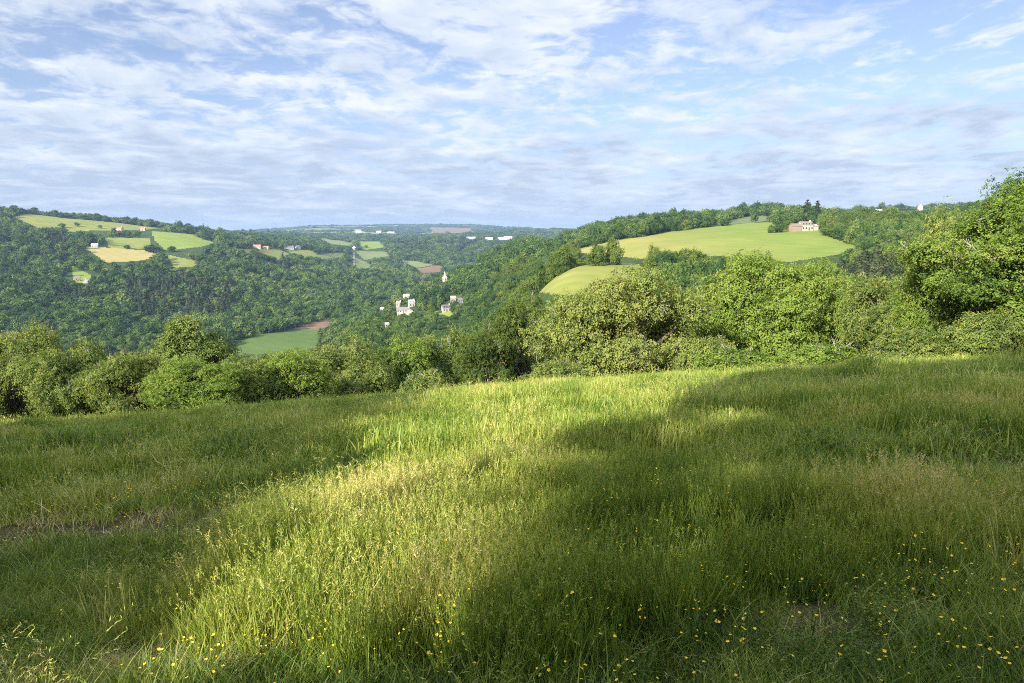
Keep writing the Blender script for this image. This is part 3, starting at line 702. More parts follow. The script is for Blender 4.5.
house(266, 249, 1450, 2000, 12, 7, 3.5, 2.5, radians(-5), PINK, TILE, 'reddish outbuilding right of the white farm above the yellow pasture', 'outbuilding', 3, 1, False, cat='outbuilding')
house(289, 249.3, 1600, 2150, 20, 9, 4.5, 3.0, radians(25), WHITE, SLATE, 'long white house with dark roof left of a dark wood across the valley', 'house', 3, 1)
house(298, 248.8, 1600, 2150, 12, 8, 4.5, 3.0, radians(-40), WHITE, SLATE, 'smaller white house right of the long white one across the valley', 'house', 2, 1)
house(354, 250.0, 1950, 2450, 11, 9, 6.0, 4.0, radians(75), WHITE, (0.55, 0.52, 0.5), 'tall white gabled house at the top of a pale track across the valley', 'house', 3, 2)
house(358.5, 233, 3300, 5200, 34, 14, 8, 6, radians(15), WHITE, (0.6, 0.5, 0.45), 'white farm on the plateau below the blue ridge, left of its neighbour', 'farmhouse', 3, 1, False)
house(379, 233, 3300, 5200, 34, 14, 8, 6, radians(-15), WHITE, (0.6, 0.5, 0.45), 'second white farm on the plateau below the blue ridge', 'farmhouse', 3, 1, False)
house(391, 233.3, 3300, 5200, 46, 12, 6, 4, radians(0), CREAM, (0.55, 0.5, 0.45), 'low cream farm right of the two white farms on the plateau', 'farmhouse', 4, 1, False)
house(411.5, 306.5, 560, 760, 5.2, 4.6, 4.0, 1.8, radians(20), WHITE, (0.5, 0.48, 0.46), 'bright white village house above the long grey roof', 'house', 2, 2)
house(399, 306.5, 560, 760, 4, 4, 3.4, 1.6, radians(-15), CREAM, STONE, 'small cream village house at the left end of the long grey roof', 'house', 2, 1)
house(403.5, 313, 540, 740, 11, 5.5, 2.4, 2.4, radians(4), (0.40, 0.33, 0.28), (0.15, 0.13, 0.14), 'long low stone building with a grey roof in the village', 'long_house', 5, 1)
house(409.5, 315.0, 540, 740, 6, 5, 2.6, 1.6, radians(80), CREAM, (0.5, 0.42, 0.36), 'small cream cottage in front of the long grey roof', 'cottage', 2, 1, False)
house(446, 311.5, 560, 730, 7, 5.2, 3.4, 2.2, radians(22), WHITE, SLATE, 'large white village house with dark roof above the lawn', 'house', 3, 2)
house(453.2, 302.0, 620, 760, 4.5, 4, 3.4, 1.8, radians(10), CREAM, CREAM, 'tiny cream house between the two dark roofed white houses', 'house', 2, 1, False)
house(461, 303.2, 620, 770, 5.2, 4.4, 2.6, 1.9, radians(8), WHITE, SLATE, 'white house with dark roof at the right end of the village', 'house', 3, 1)
house(382.5, 305.5, 560, 760, 3.6, 3.4, 2.6, 1.6, radians(-30), (0.62, 0.52, 0.38), (0.5, 0.36, 0.26), 'tan cottage alone on the slope left of the village', 'cottage', 2, 1, False)
house(387, 327, 480, 660, 2.8, 2.6, 2.2, 1.2, radians(20), WHITE, WHITE, 'tiny white hut among trees below the village', 'hut', 2, 1, False, cat='hut')
house(406.5, 288.5, 640, 790, 6, 5, 3.0, 2.0, radians(30), (0.5, 0.46, 0.36), (0.42, 0.37, 0.3), 'pale ruin on the wooded spur above the village', 'ruin', 2, 1, False, cat='ruin')
house(508, 239.5, 2600, 4200, 30, 14, 7, 4, radians(0), WHITE, (0.72, 0.74, 0.78), 'white barn at the right end of the long glasshouses', 'barn', 4, 1, False, cat='barn')

def church():
    x, y = hit(445, 286, 640, 860)
    e = bpy.data.objects.new('church', None); root_col.objects.link(e)
    e.location = (x, y, float(ground(x, y))); e.rotation_euler = (0, 0, radians(35))
    tag(e, 'pale stone church with a pointed spire on the wooded slope', 'church')
    v, f = box(-1.7, 1.7, -1.7, 1.7, -3, 8.5); t = link_obj('tower', mesh_from('tower', v, f, [wallm((0.44, 0.40, 0.33))]), e)
    v = np.array([[-1.95,-1.95,8.5],[1.95,-1.95,8.5],[1.95,1.95,8.5],[-1.95,1.95,8.5],[-0.9,-0.9,10.5],[0.9,-0.9,10.5],[0.9,0.9,10.5],[-0.9,0.9,10.5],[0,0,15.5]], float)
    link_obj('spire', mesh_from('spire', v, [np.array([[0,1,5,4],[1,2,6,5],[2,3,7,6],[3,0,4,7]]), np.array([[4,5,8],[5,6,8],[6,7,8],[7,4,8]])], [wallm((0.36, 0.34, 0.31))]), t)
    for sx, sy in ((0, -1), (-1, 0), (1, 0), (0, 1)):
        b = box(-0.6, 0.6, -1.74, -1.6, 5.8, 7.6) if sy == -1 else box(-0.6, 0.6, 1.6, 1.74, 5.8, 7.6) if sy == 1 else box(-1.74, -1.6, -0.6, 0.6, 5.8, 7.6) if sx == -1 else box(1.6, 1.74, -0.6, 0.6, 5.8, 7.6)
        link_obj('louvre', mesh_from('louvre', b[0], b[1], [M['door']]), t)
    v, f = gable_body(10, 6, 4.0, 2.6); v = v + [6.8, 0, 0]; n = link_obj('nave', mesh_from('nave', v, f, [wallm((0.42, 0.38, 0.31))]), e)
    v, f = gable_roof(10, 6, 4.0, 2.6); v = v + [6.8, 0, 0]; link_obj('roof', mesh_from('roof', v, f, [wallm((0.30, 0.22, 0.18))]), n)
    for i in range(3):
        b = box(3.4 + i * 3, 4.2 + i * 3, -3.05, -2.9, 1.2, 3.4); link_obj('window', mesh_from('window', b[0], b[1], [M['glass']]), n)
    HOUSES.append((x, y, 4, 15.5))
church()
def glasshouses():
    x, y = hit(487, 239.5, 2600, 4300)
    for i in range(3):
        e = bpy.data.objects.new('glasshouse', None); root_col.objects.link(e)
        xx = x + (i - 1) * 62; e.location = (xx, y, float(ground(xx, y)) + 1.0)
        tag(e, ('left end', 'middle', 'right end')[i] + ' glasshouse of the long white row on the far plateau', 'glasshouse')
        v, f = gable_body(44, 40, 4.5, 3); link_obj('wall', mesh_from('wall', v, f, [wallm((0.34, 0.37, 0.41))]), e)
        v, f = gable_roof(44, 40, 4.5, 3); link_obj('roof', mesh_from('roof', v, f, [wallm((0.30, 0.35, 0.42))]), e)
        HOUSES.append((xx, y, 22, 7))
glasshouses()
def track():
    x0, y0 = hit(354, 269, 1400, 2200); x1, y1 = hit(354, 252.5, 1900, 2400)
    t = np.linspace(0, 1, 60); y = y0 + (y1 - y0) * t; x = x0 + (x1 - x0) * t
    z = ground(x, y) + 0.5
    l = np.stack([x - 1.5, y, z], 1); r = np.stack([x + 1.5, y, z], 1)
    v = np.concatenate([l, r]); i = np.arange(59); f = np.stack([i, i + 60, i + 61, i + 1], 1)
    structure(link_obj('track', mesh_from('track', v, f, [wallm((0.20, 0.19, 0.13))])))
    return x, y
TRK = track()

# ---------------------------------------------------------------- woods
def core_blobs(rng, c, lr, k=0.8):
    base_v = []; 
    # low icosphere
    t = (1 + 5 ** 0.5) / 2
    iv = unit(np.array([[-1,t,0],[1,t,0],[-1,-t,0],[1,-t,0],[0,-1,t],[0,1,t],[0,-1,-t],[0,1,-t],[t,0,-1],[t,0,1],[-t,0,-1],[-t,0,1]], float))
    fi = np.array([[0,11,5],[0,5,1],[0,1,7],[0,7,10],[0,10,11],[1,5,9],[5,11,4],[11,10,2],[10,7,6],[7,1,8],[3,9,4],[3,4,2],[3,2,6],[3,6,8],[3,8,9],[4,9,5],[2,4,11],[6,2,10],[8,6,7],[9,8,1]])
    vs, fs = [], []
    for i in range(len(c)):
        fs.append(fi + 12 * i); vs.append(c[i] + iv * (lr[i] * k) * rng.uniform(0.8, 1.15, (12, 1)))
    return np.concatenate(vs), np.concatenate(fs)
def wood_proto(name, seed, mat, R, zc, nlobe, ncl, nleaf, leaf, taper=0.0, bark=True):
    rng = np.random.default_rng(seed)
    v, f, tint, c, lr, cl, dd = crown(rng, R, zc, nlobe, ncl, nleaf, leaf, zmin=-0.9, spread=0.32, inner=0.0, taper=taper, lobe_r=(0.26, 0.42), sep=0.80)
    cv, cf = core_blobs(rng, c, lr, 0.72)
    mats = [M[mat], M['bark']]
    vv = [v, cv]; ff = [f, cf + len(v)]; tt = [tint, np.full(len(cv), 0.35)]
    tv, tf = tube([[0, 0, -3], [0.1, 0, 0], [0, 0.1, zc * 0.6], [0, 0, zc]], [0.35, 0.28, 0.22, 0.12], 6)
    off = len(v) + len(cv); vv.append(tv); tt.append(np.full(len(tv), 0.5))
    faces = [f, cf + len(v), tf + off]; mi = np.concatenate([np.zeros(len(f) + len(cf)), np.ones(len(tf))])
    return mesh_from(name, np.concatenate(vv), faces, mats, mi, np.concatenate(tt))
def conifer_proto(name, seed, h, r, ntier, per, nleaf, leaf):
    rng = np.random.default_rng(seed); pos, nr, tn = [], [], []
    for k in range(ntier):
        t = (k + rng.uniform(0, 0.6)) / ntier; z = h * (0.10 + 0.9 * t); rad = r * (1 - t) ** 0.85 + 0.12
        for q in range(max(3, int(per * (1 - t) + 2))):
            a = rng.uniform(0, 2 * pi); L = rad * rng.uniform(0.75, 1.15); tt = 0.5 + 0.2 * rng.normal()
            for s in range(nleaf):
                u = rng.uniform(0.15, 1.0); p = np.array([cos(a) * L * u, sin(a) * L * u, z - 0.32 * L * u + rng.normal() * 0.12]) + rng.normal(size=3) * 0.13 * L
                pos.append(p); nr.append([cos(a) * 0.6 + rng.normal() * 0.35, sin(a) * 0.6 + rng.normal() * 0.35, 0.75]); tn.append(tt + 0.06 * rng.normal())
    v, f = leaf_quads(rng, np.array(pos), np.array(nr), np.full(len(pos), leaf), 0.5)
    cone_v, cone_f = tube([[0, 0, -2], [0, 0, h * 0.12], [0, 0, h * 0.5], [0, 0, h * 0.97]], [0.2, r * 0.5, r * 0.32, 0.05], 7)
    vv = np.concatenate([v, cone_v]); tint = np.concatenate([np.repeat(tn, 4), np.full(len(cone_v), 0.2)])
    return mesh_from(name, vv, [f, cone_f + len(v)], [M['needle']], np.zeros(len(f) + len(cone_f)), tint)
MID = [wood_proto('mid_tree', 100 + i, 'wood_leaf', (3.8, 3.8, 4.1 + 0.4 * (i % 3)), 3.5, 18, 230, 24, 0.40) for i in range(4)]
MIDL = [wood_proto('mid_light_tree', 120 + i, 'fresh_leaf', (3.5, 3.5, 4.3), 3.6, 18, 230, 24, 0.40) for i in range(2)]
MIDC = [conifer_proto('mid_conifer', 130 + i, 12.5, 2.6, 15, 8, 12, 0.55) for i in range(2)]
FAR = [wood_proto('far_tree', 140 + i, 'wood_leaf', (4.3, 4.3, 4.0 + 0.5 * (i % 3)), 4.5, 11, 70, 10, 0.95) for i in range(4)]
FARC = [conifer_proto('far_conifer', 150 + i, 13.0, 2.6, 9, 5, 6, 1.0) for i in range(2)]
PROTO_LIST = MID + MIDL + MIDC + FAR + FARC
NM, NML, NMC, NF = len(MID), len(MIDL), len(MIDC), len(FAR)
I_MID, I_LIGHT, I_MCON, I_FAR, I_FCON = 0, NM, NM + NML, NM + NML + NMC, NM + NML + NMC + NF

CON_ZONES = [([(140,268),(232,280),(232,312),(150,318),(120,292)], 600, 1000, 0.8), ([(0,200),(66,204),(66,214),(0,214)], 1300, 1700, 0.5),
             ([(40,226),(66,232),(70,262),(40,262)], 800, 1250, 0.75), ([(835,250),(940,250),(940,315),(835,315)], 150, 345, 0.85),
             ([(300,320),(342,318),(342,360),(300,360)], 380, 560, 0.6), ([(385,238),(480,238),(480,262),(385,262)], 2200, 2900, 0.3)]
def scatter_wood():
    rng = np.random.default_rng(77); out = []
    r = 58.0
    while r < 8200:
        s = min(max(4.6 + 0.0078 * r, 5.2), 32.0)
        if r > 3300: s = 34.0
        n = int(1.34 * r / s)
        ph = (np.arange(n) + rng.uniform(-0.45, 0.45, n)) / n * 1.34 - 0.67
        rr = r + rng.uniform(-0.5, 0.5, n) * s
        out.append(np.stack([np.sin(ph) * rr, np.cos(ph) * rr, np.full(n, s)], 1)); r += s
    P = np.concatenate(out); n = len(P)
    x, y, s = P.T; z = ground(x, y)
    hgt = rng.uniform(6.6, 12.6, n) * np.clip(s / 10.5, 1.0, 1.5)
    hgt *= (0.70 + 0.65 * fbm(x / 45, y / 45, 51, 3)) * np.where(rng.random(n) < 0.10, 1.28, 1.0)
    hgt *= np.interp(y, [55, 110, 220], [0.62, 0.8, 1.0])
    wid = np.clip(s * 1.22, 6.0, 40) * rng.uniform(0.72, 1.42, n)
    keep = np.ones(n, bool)
    pxb, rowb, dep = project(x, y, z)
    keep &= (pxb > -60) & (pxb < 1084)
    for k in (0.0, 0.40, 0.72):
        px, row, _ = project(x, y, z + hgt * k); keep &= field_of(px, row, y + 25) < 0
        if k > 0.3: keep &= ~((field_of(px, row, y * 1.22) >= 0) & (px > 700))
    for k in (-0.3, 0.3):
        px, row, _ = project(x + wid * k * 0.8, y, z + hgt * 0.3); keep &= field_of(px, row, y + 12) < 0
    hgt = np.where((y > 330) & (y < 470) & (pxb > 565) & (pxb < 720), hgt * 0.50, hgt)
    hgt = np.where((y > 220) & (y < 420) & (pxb > 770) & (pxb < 875), hgt * 0.62, hgt)
    # leave the houses in view
    pt, rt, _ = project(x, y, z + hgt * 0.95)
    for hx, hy, hl, hh in HOUSES:
        hz = float(ground(hx, hy)); hp, hb, hd = project(hx, hy, hz + hh * (0.76 if hl < 14 and 560 < hy < 800 else 0.52)); _, ht, _ = project(hx, hy, hz + hh)
        hw = hl * 0.5 * F / hd
        near = (y < hy + 4) & (y > hy * 0.72) & (np.abs(pxb - hp) < hw * 0.8 + wid * 0.36 * F / dep) & (rt < hb) & (rowb > ht)
        keep &= ~near
        keep &= np.hypot(x - hx, y - hy) > hl * 0.6 + 4
    # the track stays open
    keep &= ~((np.abs(x - np.interp(y, TRK[1], TRK[0])) < 12) & (y > TRK[1][0] - 60) & (y < TRK[1][-1]))
    # woods thin out on the far plateau, with open ground between
    far = y > 3300
    keep &= ~(far & (fbm(x / 420, y / 300, 71, 3) < 0.52))
    # a few glades
    keep &= ~((y < 3300) & (y > 700) & (fbm(x / 90, y / 90, 83, 3) < 0.27))
    x, y, z, hgt, wid, s, pxb, rowb, dep = [q[keep] for q in (x, y, z, hgt, wid, s, pxb, rowb, dep)]
    n = len(x)
    idx = np.where(y < 620, I_MID + rng.integers(0, NM, n), I_FAR + rng.integers(0, NF, n))
    fresh = (fbm(x / 70, y / 70, 91, 3) + np.where((pxb > 290) & (pxb < 560) & (y < 330), 0.16, 0.0) + np.where(pxb > 420, 0.03, -0.06)) > 0.56
    idx = np.where(fresh & (y < 620), I_LIGHT + rng.integers(0, NML, n), idx)
    con = (fbm(x / 90, y / 90, 97, 3) > 0.70) & (pxb < 300) & (y > 500)
    for poly, d0, d1, pr in CON_ZONES:
        con |= in_poly(pxb, rowb - 5 * F / dep, poly) & (y > d0) & (y < d1) & (rng.random(n) < pr)
    idx = np.where(con, np.where(y < 620, I_MCON + rng.integers(0, NMC, n), I_FCON + rng.integers(0, 2, n)), idx)
    wid = np.where(con, wid * 1.15, wid); hgt = np.where(con & (y > 500), hgt * 1.05, hgt)
    return x, y, z, hgt, wid, idx, rng.uniform(0, 2 * pi, n), con, fresh
WX, WY, WZ, WH, WW, WI, WROT, WCON, WFRESH = scatter_wood()
PH = np.array([max(v.co.z for v in m.vertices) for m in PROTO_LIST]); PW = np.array([max(abs(v.co.x) for v in m.vertices) * 2 for m in PROTO_LIST])

# extra trees that stand by themselves in the fields and hedges
EXTRA = [  # px, base row, d0, d1, height, width, kind, label
 (62, 227.5, 1250, 1550, 9, 16, 'b', 'wide bush in the upper left pasture, leftmost of three'), (77, 226.5, 1250, 1560, 9, 15, 'b', 'wide bush in the upper left pasture, middle of three'),
 (100, 228.5, 1250, 1560, 7, 12, 'b', 'small bush in the upper left pasture, right of the other two'), (114, 231, 1250, 1560, 7, 12, 'b', 'bush left of the brown roofed house on the left hilltop'),
 (150, 252, 1050, 1400, 13, 26, 'b', 'big round tree where the left hayfield meets the pasture'), (127, 249, 1050, 1400, 7, 15, 'b', 'small tree on the hedge above the left hayfield'),
 (171, 252, 1050, 1400, 10, 17, 'b', 'round tree at the right corner of the left pastures'), (147, 214, 1300, 1600, 8, 12, 'b', 'tree on the skyline above the left pasture'),
 (777, 227.5, 480, 640, 11, 11.5, 'b', 'round tree on the crest left of the farmhouse'), (779, 232.5, 450, 540, 8, 11, 'b', 'bushy tree beside the brick annexe of the farmhouse'),
 (789, 230.5, 460, 560, 8.5, 8, 'l', 'yellow-green tree against the farmhouse left wall'), (771, 233, 450, 540, 6, 7, 'b', 'low bush left of the farmhouse trees'),
 (806, 226.5, 530, 600, 20, 21, 'c', 'tall dark fir behind the farmhouse, left of the pair'), (816, 226, 520, 600, 19, 22, 'c', 'tall dark fir behind the farmhouse, right of the pair'),
 (811, 227, 530, 600, 15, 17, 'b', 'tall rounded tree between the two firs behind the farmhouse'), (824, 228, 500, 590, 12, 12, 'b', 'broad tree right of the farmhouse'), (812, 227.5, 525, 590, 9, 9, 'b', 'tree directly behind the farmhouse roof'),
 (725, 226, 560, 760, 6, 8, 'b', 'lone bush at the left corner of the grey-green field'), (768, 222.5, 560, 760, 6, 4, 'b', 'slim bush on the crest above the hill pasture'),
 (931, 208.5, 1350, 1600, 11, 18, 'b', 'dark tree right of the pinkish farmhouse'), (908, 208.5, 1350, 1600, 10, 26, 'b', 'dark tree left of the pinkish farmhouse'),
 (366, 247.5, 1900, 2700, 9, 16, 'b', 'round tree in the bright pasture across the valley'),
]
EX = []
for px, row, d0, d1, h, w, k, lab in EXTRA:
    x, y = hit(px, row, d0, d1)
    m = {'b': (MID if y < 800 else FAR)[px % 4], 'l': MIDL[0], 'c': MIDC[px % 2]}[k]
    o = link_obj({'b': 'broadleaf_tree', 'l': 'broadleaf_tree', 'c': 'fir_tree'}[k], m); i = PROTO_LIST.index(m)
    o.location = (x, y, float(ground(x, y))); o.scale = (w / PW[i], w / PW[i], h / PH[i]); o.rotation_euler = (0, 0, px * 0.7)
    tag(o, lab, 'tree' if 'bush' not in lab or 'bushy' in lab else 'bush')

# which trees of the woods show largest: sweep outwards and keep what rises above nearer things
def visible_area():
    cols = np.full(1024 + 2, 900.0)
    px, rt, dep = project(WX, WY, WZ + WH); _, rb, _ = project(WX, WY, WZ)
    hw = WW * 0.42 * F / dep
    near = [(t[2], t[0], t[1] + 6, t[3] * 0.40) for t in NEAR_TREES]
    ev = [(d, 0, p, r, w) for d, p, r, w in near] + [(WY[i], 1, px[i], rt[i], hw[i], i, rb[i]) for i in range(len(WX))]
    edge_rows = np.interp(np.arange(1026), [0, 250, 400, 500, 700, 1024], [424, 408, 396, 383, 372, 346]); cols = np.minimum(cols, edge_rows)
    area = np.zeros(len(WX)); ev.sort(key=lambda e: e[0])
    for e in ev:
        a, b = int(max(0, e[2] - e[4])), int(min(1024, e[2] + e[4] + 1))
        if b <= a: continue
        seg = cols[a:b]
        if e[1] == 1:
            area[e[5]] = np.maximum(0, np.minimum(seg, e[6]) - e[3]).sum()
        cols[a:b] = np.minimum(seg, e[3])
    return area
AREA = visible_area()
order = np.argsort(-AREA); N_IND = 230
ind = set(order[:N_IND].tolist())
def zone_label(i):
    px, row, dep = project(WX[i], WY[i], WZ[i] + WH[i] * 0.7); px = float(px); y = WY[i]
    k = 'dark conifer' if WCON[i] else ('fresh green broadleaf tree' if WFRESH[i] else 'dark green broadleaf tree')
    if y < 140:
        if px < 300: w = 'in the second rank behind the left row of trees'
        elif px < 560: w = 'in the wood dropping away below the village'
        else: w = 'in the dip behind the trees right of the big round oak'
    elif px < 300: w = 'in the valley wood far below on the left'
    elif px < 480: w = 'on the spur in front of the village'
    elif px < 600: w = 'on the wooded slope right of the church spire'
    elif px < 760: w = 'in the wood below the long hill pasture'
    else: w = 'in the wood below the farmhouse field'
    return k + ' ' + w, k
for i in sorted(ind):
    lab, k = zone_label(i); j = WI[i]
    o = link_obj('conifer' if WCON[i] else 'broadleaf_tree', PROTO_LIST[j]); o.location = (WX[i], WY[i], WZ[i] - 0.10 * WH[i])
    o.scale = (WW[i] / PW[j], WW[i] / PW[j], WH[i] / PH[j]); o.rotation_euler = (0, 0, WROT[i])
    tag(o, lab, 'tree', lab.replace(k, 'conifers' if WCON[i] else ('fresh green trees' if WFRESH[i] else 'dark green trees')))

# ---------------------------------------------------------------- instanced stuff
def instance_object(name, pts, rot, scl, idx, meshes):
    me = bpy.data.meshes.new(name); me.vertices.add(len(pts)); me.vertices.foreach_set('co', np.ascontiguousarray(pts, np.float32).ravel())
    for an, ty, key, val in (('rot', 'FLOAT_VECTOR', 'vector', rot), ('scl', 'FLOAT_VECTOR', 'vector', scl), ('pick', 'INT', 'value', idx)):
        a = me.attributes.new(an, ty, 'POINT'); a.data.foreach_set(key, np.ascontiguousarray(val, np.int32 if ty == 'INT' else np.float32).ravel())
    o = link_obj(name, me)
    col = bpy.data.collections.new(name + '_kinds')
    for k, m in enumerate(meshes):
        col.objects.link(bpy.data.objects.new('%s_kind_%03d' % (name, k), m))
    ng = bpy.data.node_groups.new(name, 'GeometryNodeTree')
    ng.interface.new_socket('Geometry', in_out='INPUT', socket_type='NodeSocketGeometry')
    ng.interface.new_socket('Geometry', in_out='OUTPUT', socket_type='NodeSocketGeometry')
    nn = ng.nodes; gi = nn.new('NodeGroupInput'); go = nn.new('NodeGroupOutput')
    ci = nn.new('GeometryNodeCollectionInfo'); ci.inputs['Collection'].default_value = col
    ci.inputs['Separate Children'].default_value = True; ci.inputs['Reset Children'].default_value = True
    ip = nn.new('GeometryNodeInstanceOnPoints'); ip.inputs['Pick Instance'].default_value = True
    def attr(nm, ty):
        a = nn.new('GeometryNodeInputNamedAttribute'); a.data_type = ty; a.inputs['Name'].default_value = nm; return a.outputs['Attribute']
    L = ng.links.new
    e2r = nn.new('FunctionNodeEulerToRotation'); L(attr('rot', 'FLOAT_VECTOR'), e2r.inputs[0])
    L(gi.outputs[0], ip.inputs['Points']); L(ci.outputs[0], ip.inputs['Instance']); L(attr('pick', 'INT'), ip.inputs['Instance Index'])
    L(e2r.outputs[0], ip.inputs['Rotation']); L(attr('scl', 'FLOAT_VECTOR'), ip.inputs['Scale']); L(ip.outputs[0], go.inputs[0])
    md = o.modifiers.new('scatter', 'NODES'); md.node_group = ng
    return o
rest = np.array([i for i in range(len(WX)) if i not in ind])
sc_ = np.stack([WW[rest] / PW[WI[rest]], WW[rest] / PW[WI[rest]], WH[rest] / PH[WI[rest]]], 1)
rt_ = np.stack([np.zeros(len(rest)), np.zeros(len(rest)), WROT[rest]], 1)
wd = instance_object('woodland', np.stack([WX[rest], WY[rest], WZ[rest] - 0.10 * WH[rest]], 1), rt_, sc_, WI[rest], PROTO_LIST)
stuff(wd, 'dense mixed woodland covering the valley sides and far hills', 'woodland')

# ---------------------------------------------------------------- meadow grass
def blades(rng, n, rad, h, w, lean, tint, tv=0.12, segs=4, bend=1.0):
    a = rng.uniform(0, 2 * pi, n); rr = rad * np.sqrt(rng.uniform(0, 1, n))
    base = np.stack([np.cos(a) * rr, np.sin(a) * rr, np.full(n, -0.03)], 1)
    hh = h * rng.uniform(0.55, 1.15, n); la = rng.uniform(0, 2 * pi, n); ll = lean * rng.uniform(0.15, 1.25, n) * hh
    dirn = np.stack([np.cos(la), np.sin(la), np.zeros(n)], 1)
    fa = la + pi / 2 + rng.normal(size=n) * 0.7; side = np.stack([np.cos(fa), np.sin(fa), np.zeros(n)], 1)
    t = np.linspace(0, 1, segs + 1); ww = w * rng.uniform(0.6, 1.3, n)
    vs = []
    for k, tk in enumerate(t):
        cp = base + dirn * (ll * (tk ** 1.9) * bend)[:, None]; cp = cp + np.array([0, 0, 1.0]) * (hh * (tk - 0.28 * lean * bend * tk ** 2.6))[:, None]
        wk = (ww * (1 - tk ** 1.6) * 0.5)[:, None]
        if k < segs: vs += [cp - side * wk, cp + side * wk]
        else: vs += [cp]
    nv = 2 * segs + 1; V = np.stack(vs, 1).reshape(-1, 3)
    o = np.arange(n)[:, None] * nv
    quads = np.concatenate([np.stack([o[:, 0] + 2 * k, o[:, 0] + 2 * k + 1, o[:, 0] + 2 * k + 3, o[:, 0] + 2 * k + 2], 1) for k in range(segs - 1)])
    tris = np.stack([o[:, 0] + 2 * segs - 2, o[:, 0] + 2 * segs - 1, o[:, 0] + 2 * segs], 1)
    tn = np.repeat(np.clip(tint + tv * rng.normal(size=n), 0, 1), nv)
    tips = base + dirn * (ll * bend)[:, None] + np.array([0, 0, 1.0]) * (hh * (1 - 0.28 * lean * bend))[:, None]
    return (V, quads, tris, tn), tips, dirn
def seed_heads(rng, tips, dirn, n_sp, length, size, tint, droop=0.5):
    pos, nr, tt = [], [], []
    V, Fq, T = [], [], []
    for p, d in zip(tips, dirn):
        ax = unit(d * droop + np.array([0, 0, 1 - droop]) + rng.normal(size=3) * 0.1)
        for s in range(n_sp):
            u = s / n_sp; b = p + ax * length * (u - 0.35) + np.array([0, 0, -0.5 * droop * length * u * u])
            out = unit(ax * 0.9 + rng.normal(size=3) * 0.45); L = size * (1.15 - 0.5 * u)
            sd = unit(np.cross(out, rng.normal(size=3))) * L * 0.11
            k = len(V); V += [b, b + out * L * 0.45 + sd, b + out * L, b + out * L * 0.45 - sd]; Fq.append([k, k + 1, k + 2, k + 3]); T += [tint + 0.08 * rng.normal()] * 4
    return np.array(V), np.array(Fq), np.zeros((0, 3), int), np.clip(np.array(T), 0, 1)
def tuft_mesh(name, parts):
    vs, q, t, tn, off = [], [], [], [], 0
    for V, Q, T, N in parts:
        vs.append(V); q.append(np.asarray(Q) + off); tn.append(N)
        if len(T): t.append(np.asarray(T) + off)
        off += len(V)
    fl = [np.concatenate(q)] + ([np.concatenate(t)] if t else [])
    return mesh_from(name, np.concatenate(vs), fl, [M['grass']], tint=np.concatenate(tn))
def herb(rng, n, rad, h, size, tint):
    a = rng.uniform(0, 2 * pi, n); r = rad * np.sqrt(rng.uniform(0, 1, n))
    pos = np.stack([np.cos(a) * r, np.sin(a) * r, h * rng.uniform(0.15, 1, n)], 1)
    nr = np.array([0, 0, 1.0]) + rng.normal(size=(n, 3)) * 0.5
    v, f = leaf_quads(rng, pos, nr, np.full(n, size), 0.65)
    return v, f, np.zeros((0, 3), int), np.repeat(np.clip(tint + 0.1 * rng.normal(size=n), 0, 1), 4)
GR = []
def grass_kinds():
    for far in (0, 1):
        wm = 1.0 if not far else 2.1; nm = 1.0 if not far else 0.55; rm = 1.0 if not far else 1.7
        n = lambda k: int(k * nm)
        for v in range(2):      # 0,1 dense fine turf
            r = np.random.default_rng(200 + v + 10 * far); b, _, _ = blades(r, n(66), 0.15 * rm, 0.23, 0.0066 * wm, 0.6, 0.34); GR.append(tuft_mesh('turf', [b, herb(r, n(14), 0.15 * rm, 0.08, 0.017 * wm, 0.22)]))
        for v in range(3):      # 2,3,4 tall grass with nodding heads
            r = np.random.default_rng(210 + v + 10 * far); b, _, _ = blades(r, n(54), 0.14 * rm, 0.36, 0.0082 * wm, 0.5, 0.40)
            st, tips, dr = blades(r, n(5), 0.12 * rm, 0.50, 0.003 * wm, 0.42, 0.6, segs=5)
            GR.append(tuft_mesh('tall', [b, st, seed_heads(r, tips, dr, 10, 0.10, 0.021 * (1.3 if far else 1), 0.66, 0.5)]))
        for v in range(2):      # 5,6 barley-like, upright, yellow-green
            r = np.random.default_rng(220 + v + 10 * far); b, tips0, _ = blades(r, n(70), 0.15 * rm, 0.38, 0.0090 * wm, 0.28, 0.46)
            st, tips, dr = blades(r, n(5), 0.14 * rm, 0.45, 0.0034 * wm, 0.25, 0.58, segs=5)
            GR.append(tuft_mesh('barley', [b, st, seed_heads(r, tips, dr, 14, 0.07, 0.021 * (1.3 if far else 1), 0.62, 0.22)]))
        for v in range(2):      # 7,8 dry straw lying about
            r = np.random.default_rng(230 + v + 10 * far); b, _, _ = blades(r, n(34), 0.16 * rm, 0.22, 0.0042 * wm, 1.15, 0.84); c, _, _ = blades(r, n(26), 0.16 * rm, 0.18, 0.0048 * wm, 0.7, 0.45)
            GR.append(tuft_mesh('straw', [b, c]))
        for v in range(2):      # 9,10 low herbs
            r = np.random.default_rng(240 + v + 10 * far); b, _, _ = blades(r, n(26), 0.15 * rm, 0.15, 0.006 * wm, 0.8, 0.25)
            GR.append(tuft_mesh('herbs', [b, herb(r, n(80), 0.17 * rm, 0.14, 0.015 * wm, 0.24)]))
grass_kinds()
NG = 11
BARE = [(18,540,1.05),(205,640,0.25),(232,560,0.22),(205,475,0.25),(320,565,0.2),(430,672,0.2),(590,655,0.2),(690,668,0.16),(745,545,0.3),(648,505,0.3),(100,510,0.25),(150,668,0.25),(850,470,0.25),(310,470,0.2)]
BARE_XY = [(*hit(p, r, 1.5, 40), s) for p, r, s in BARE]
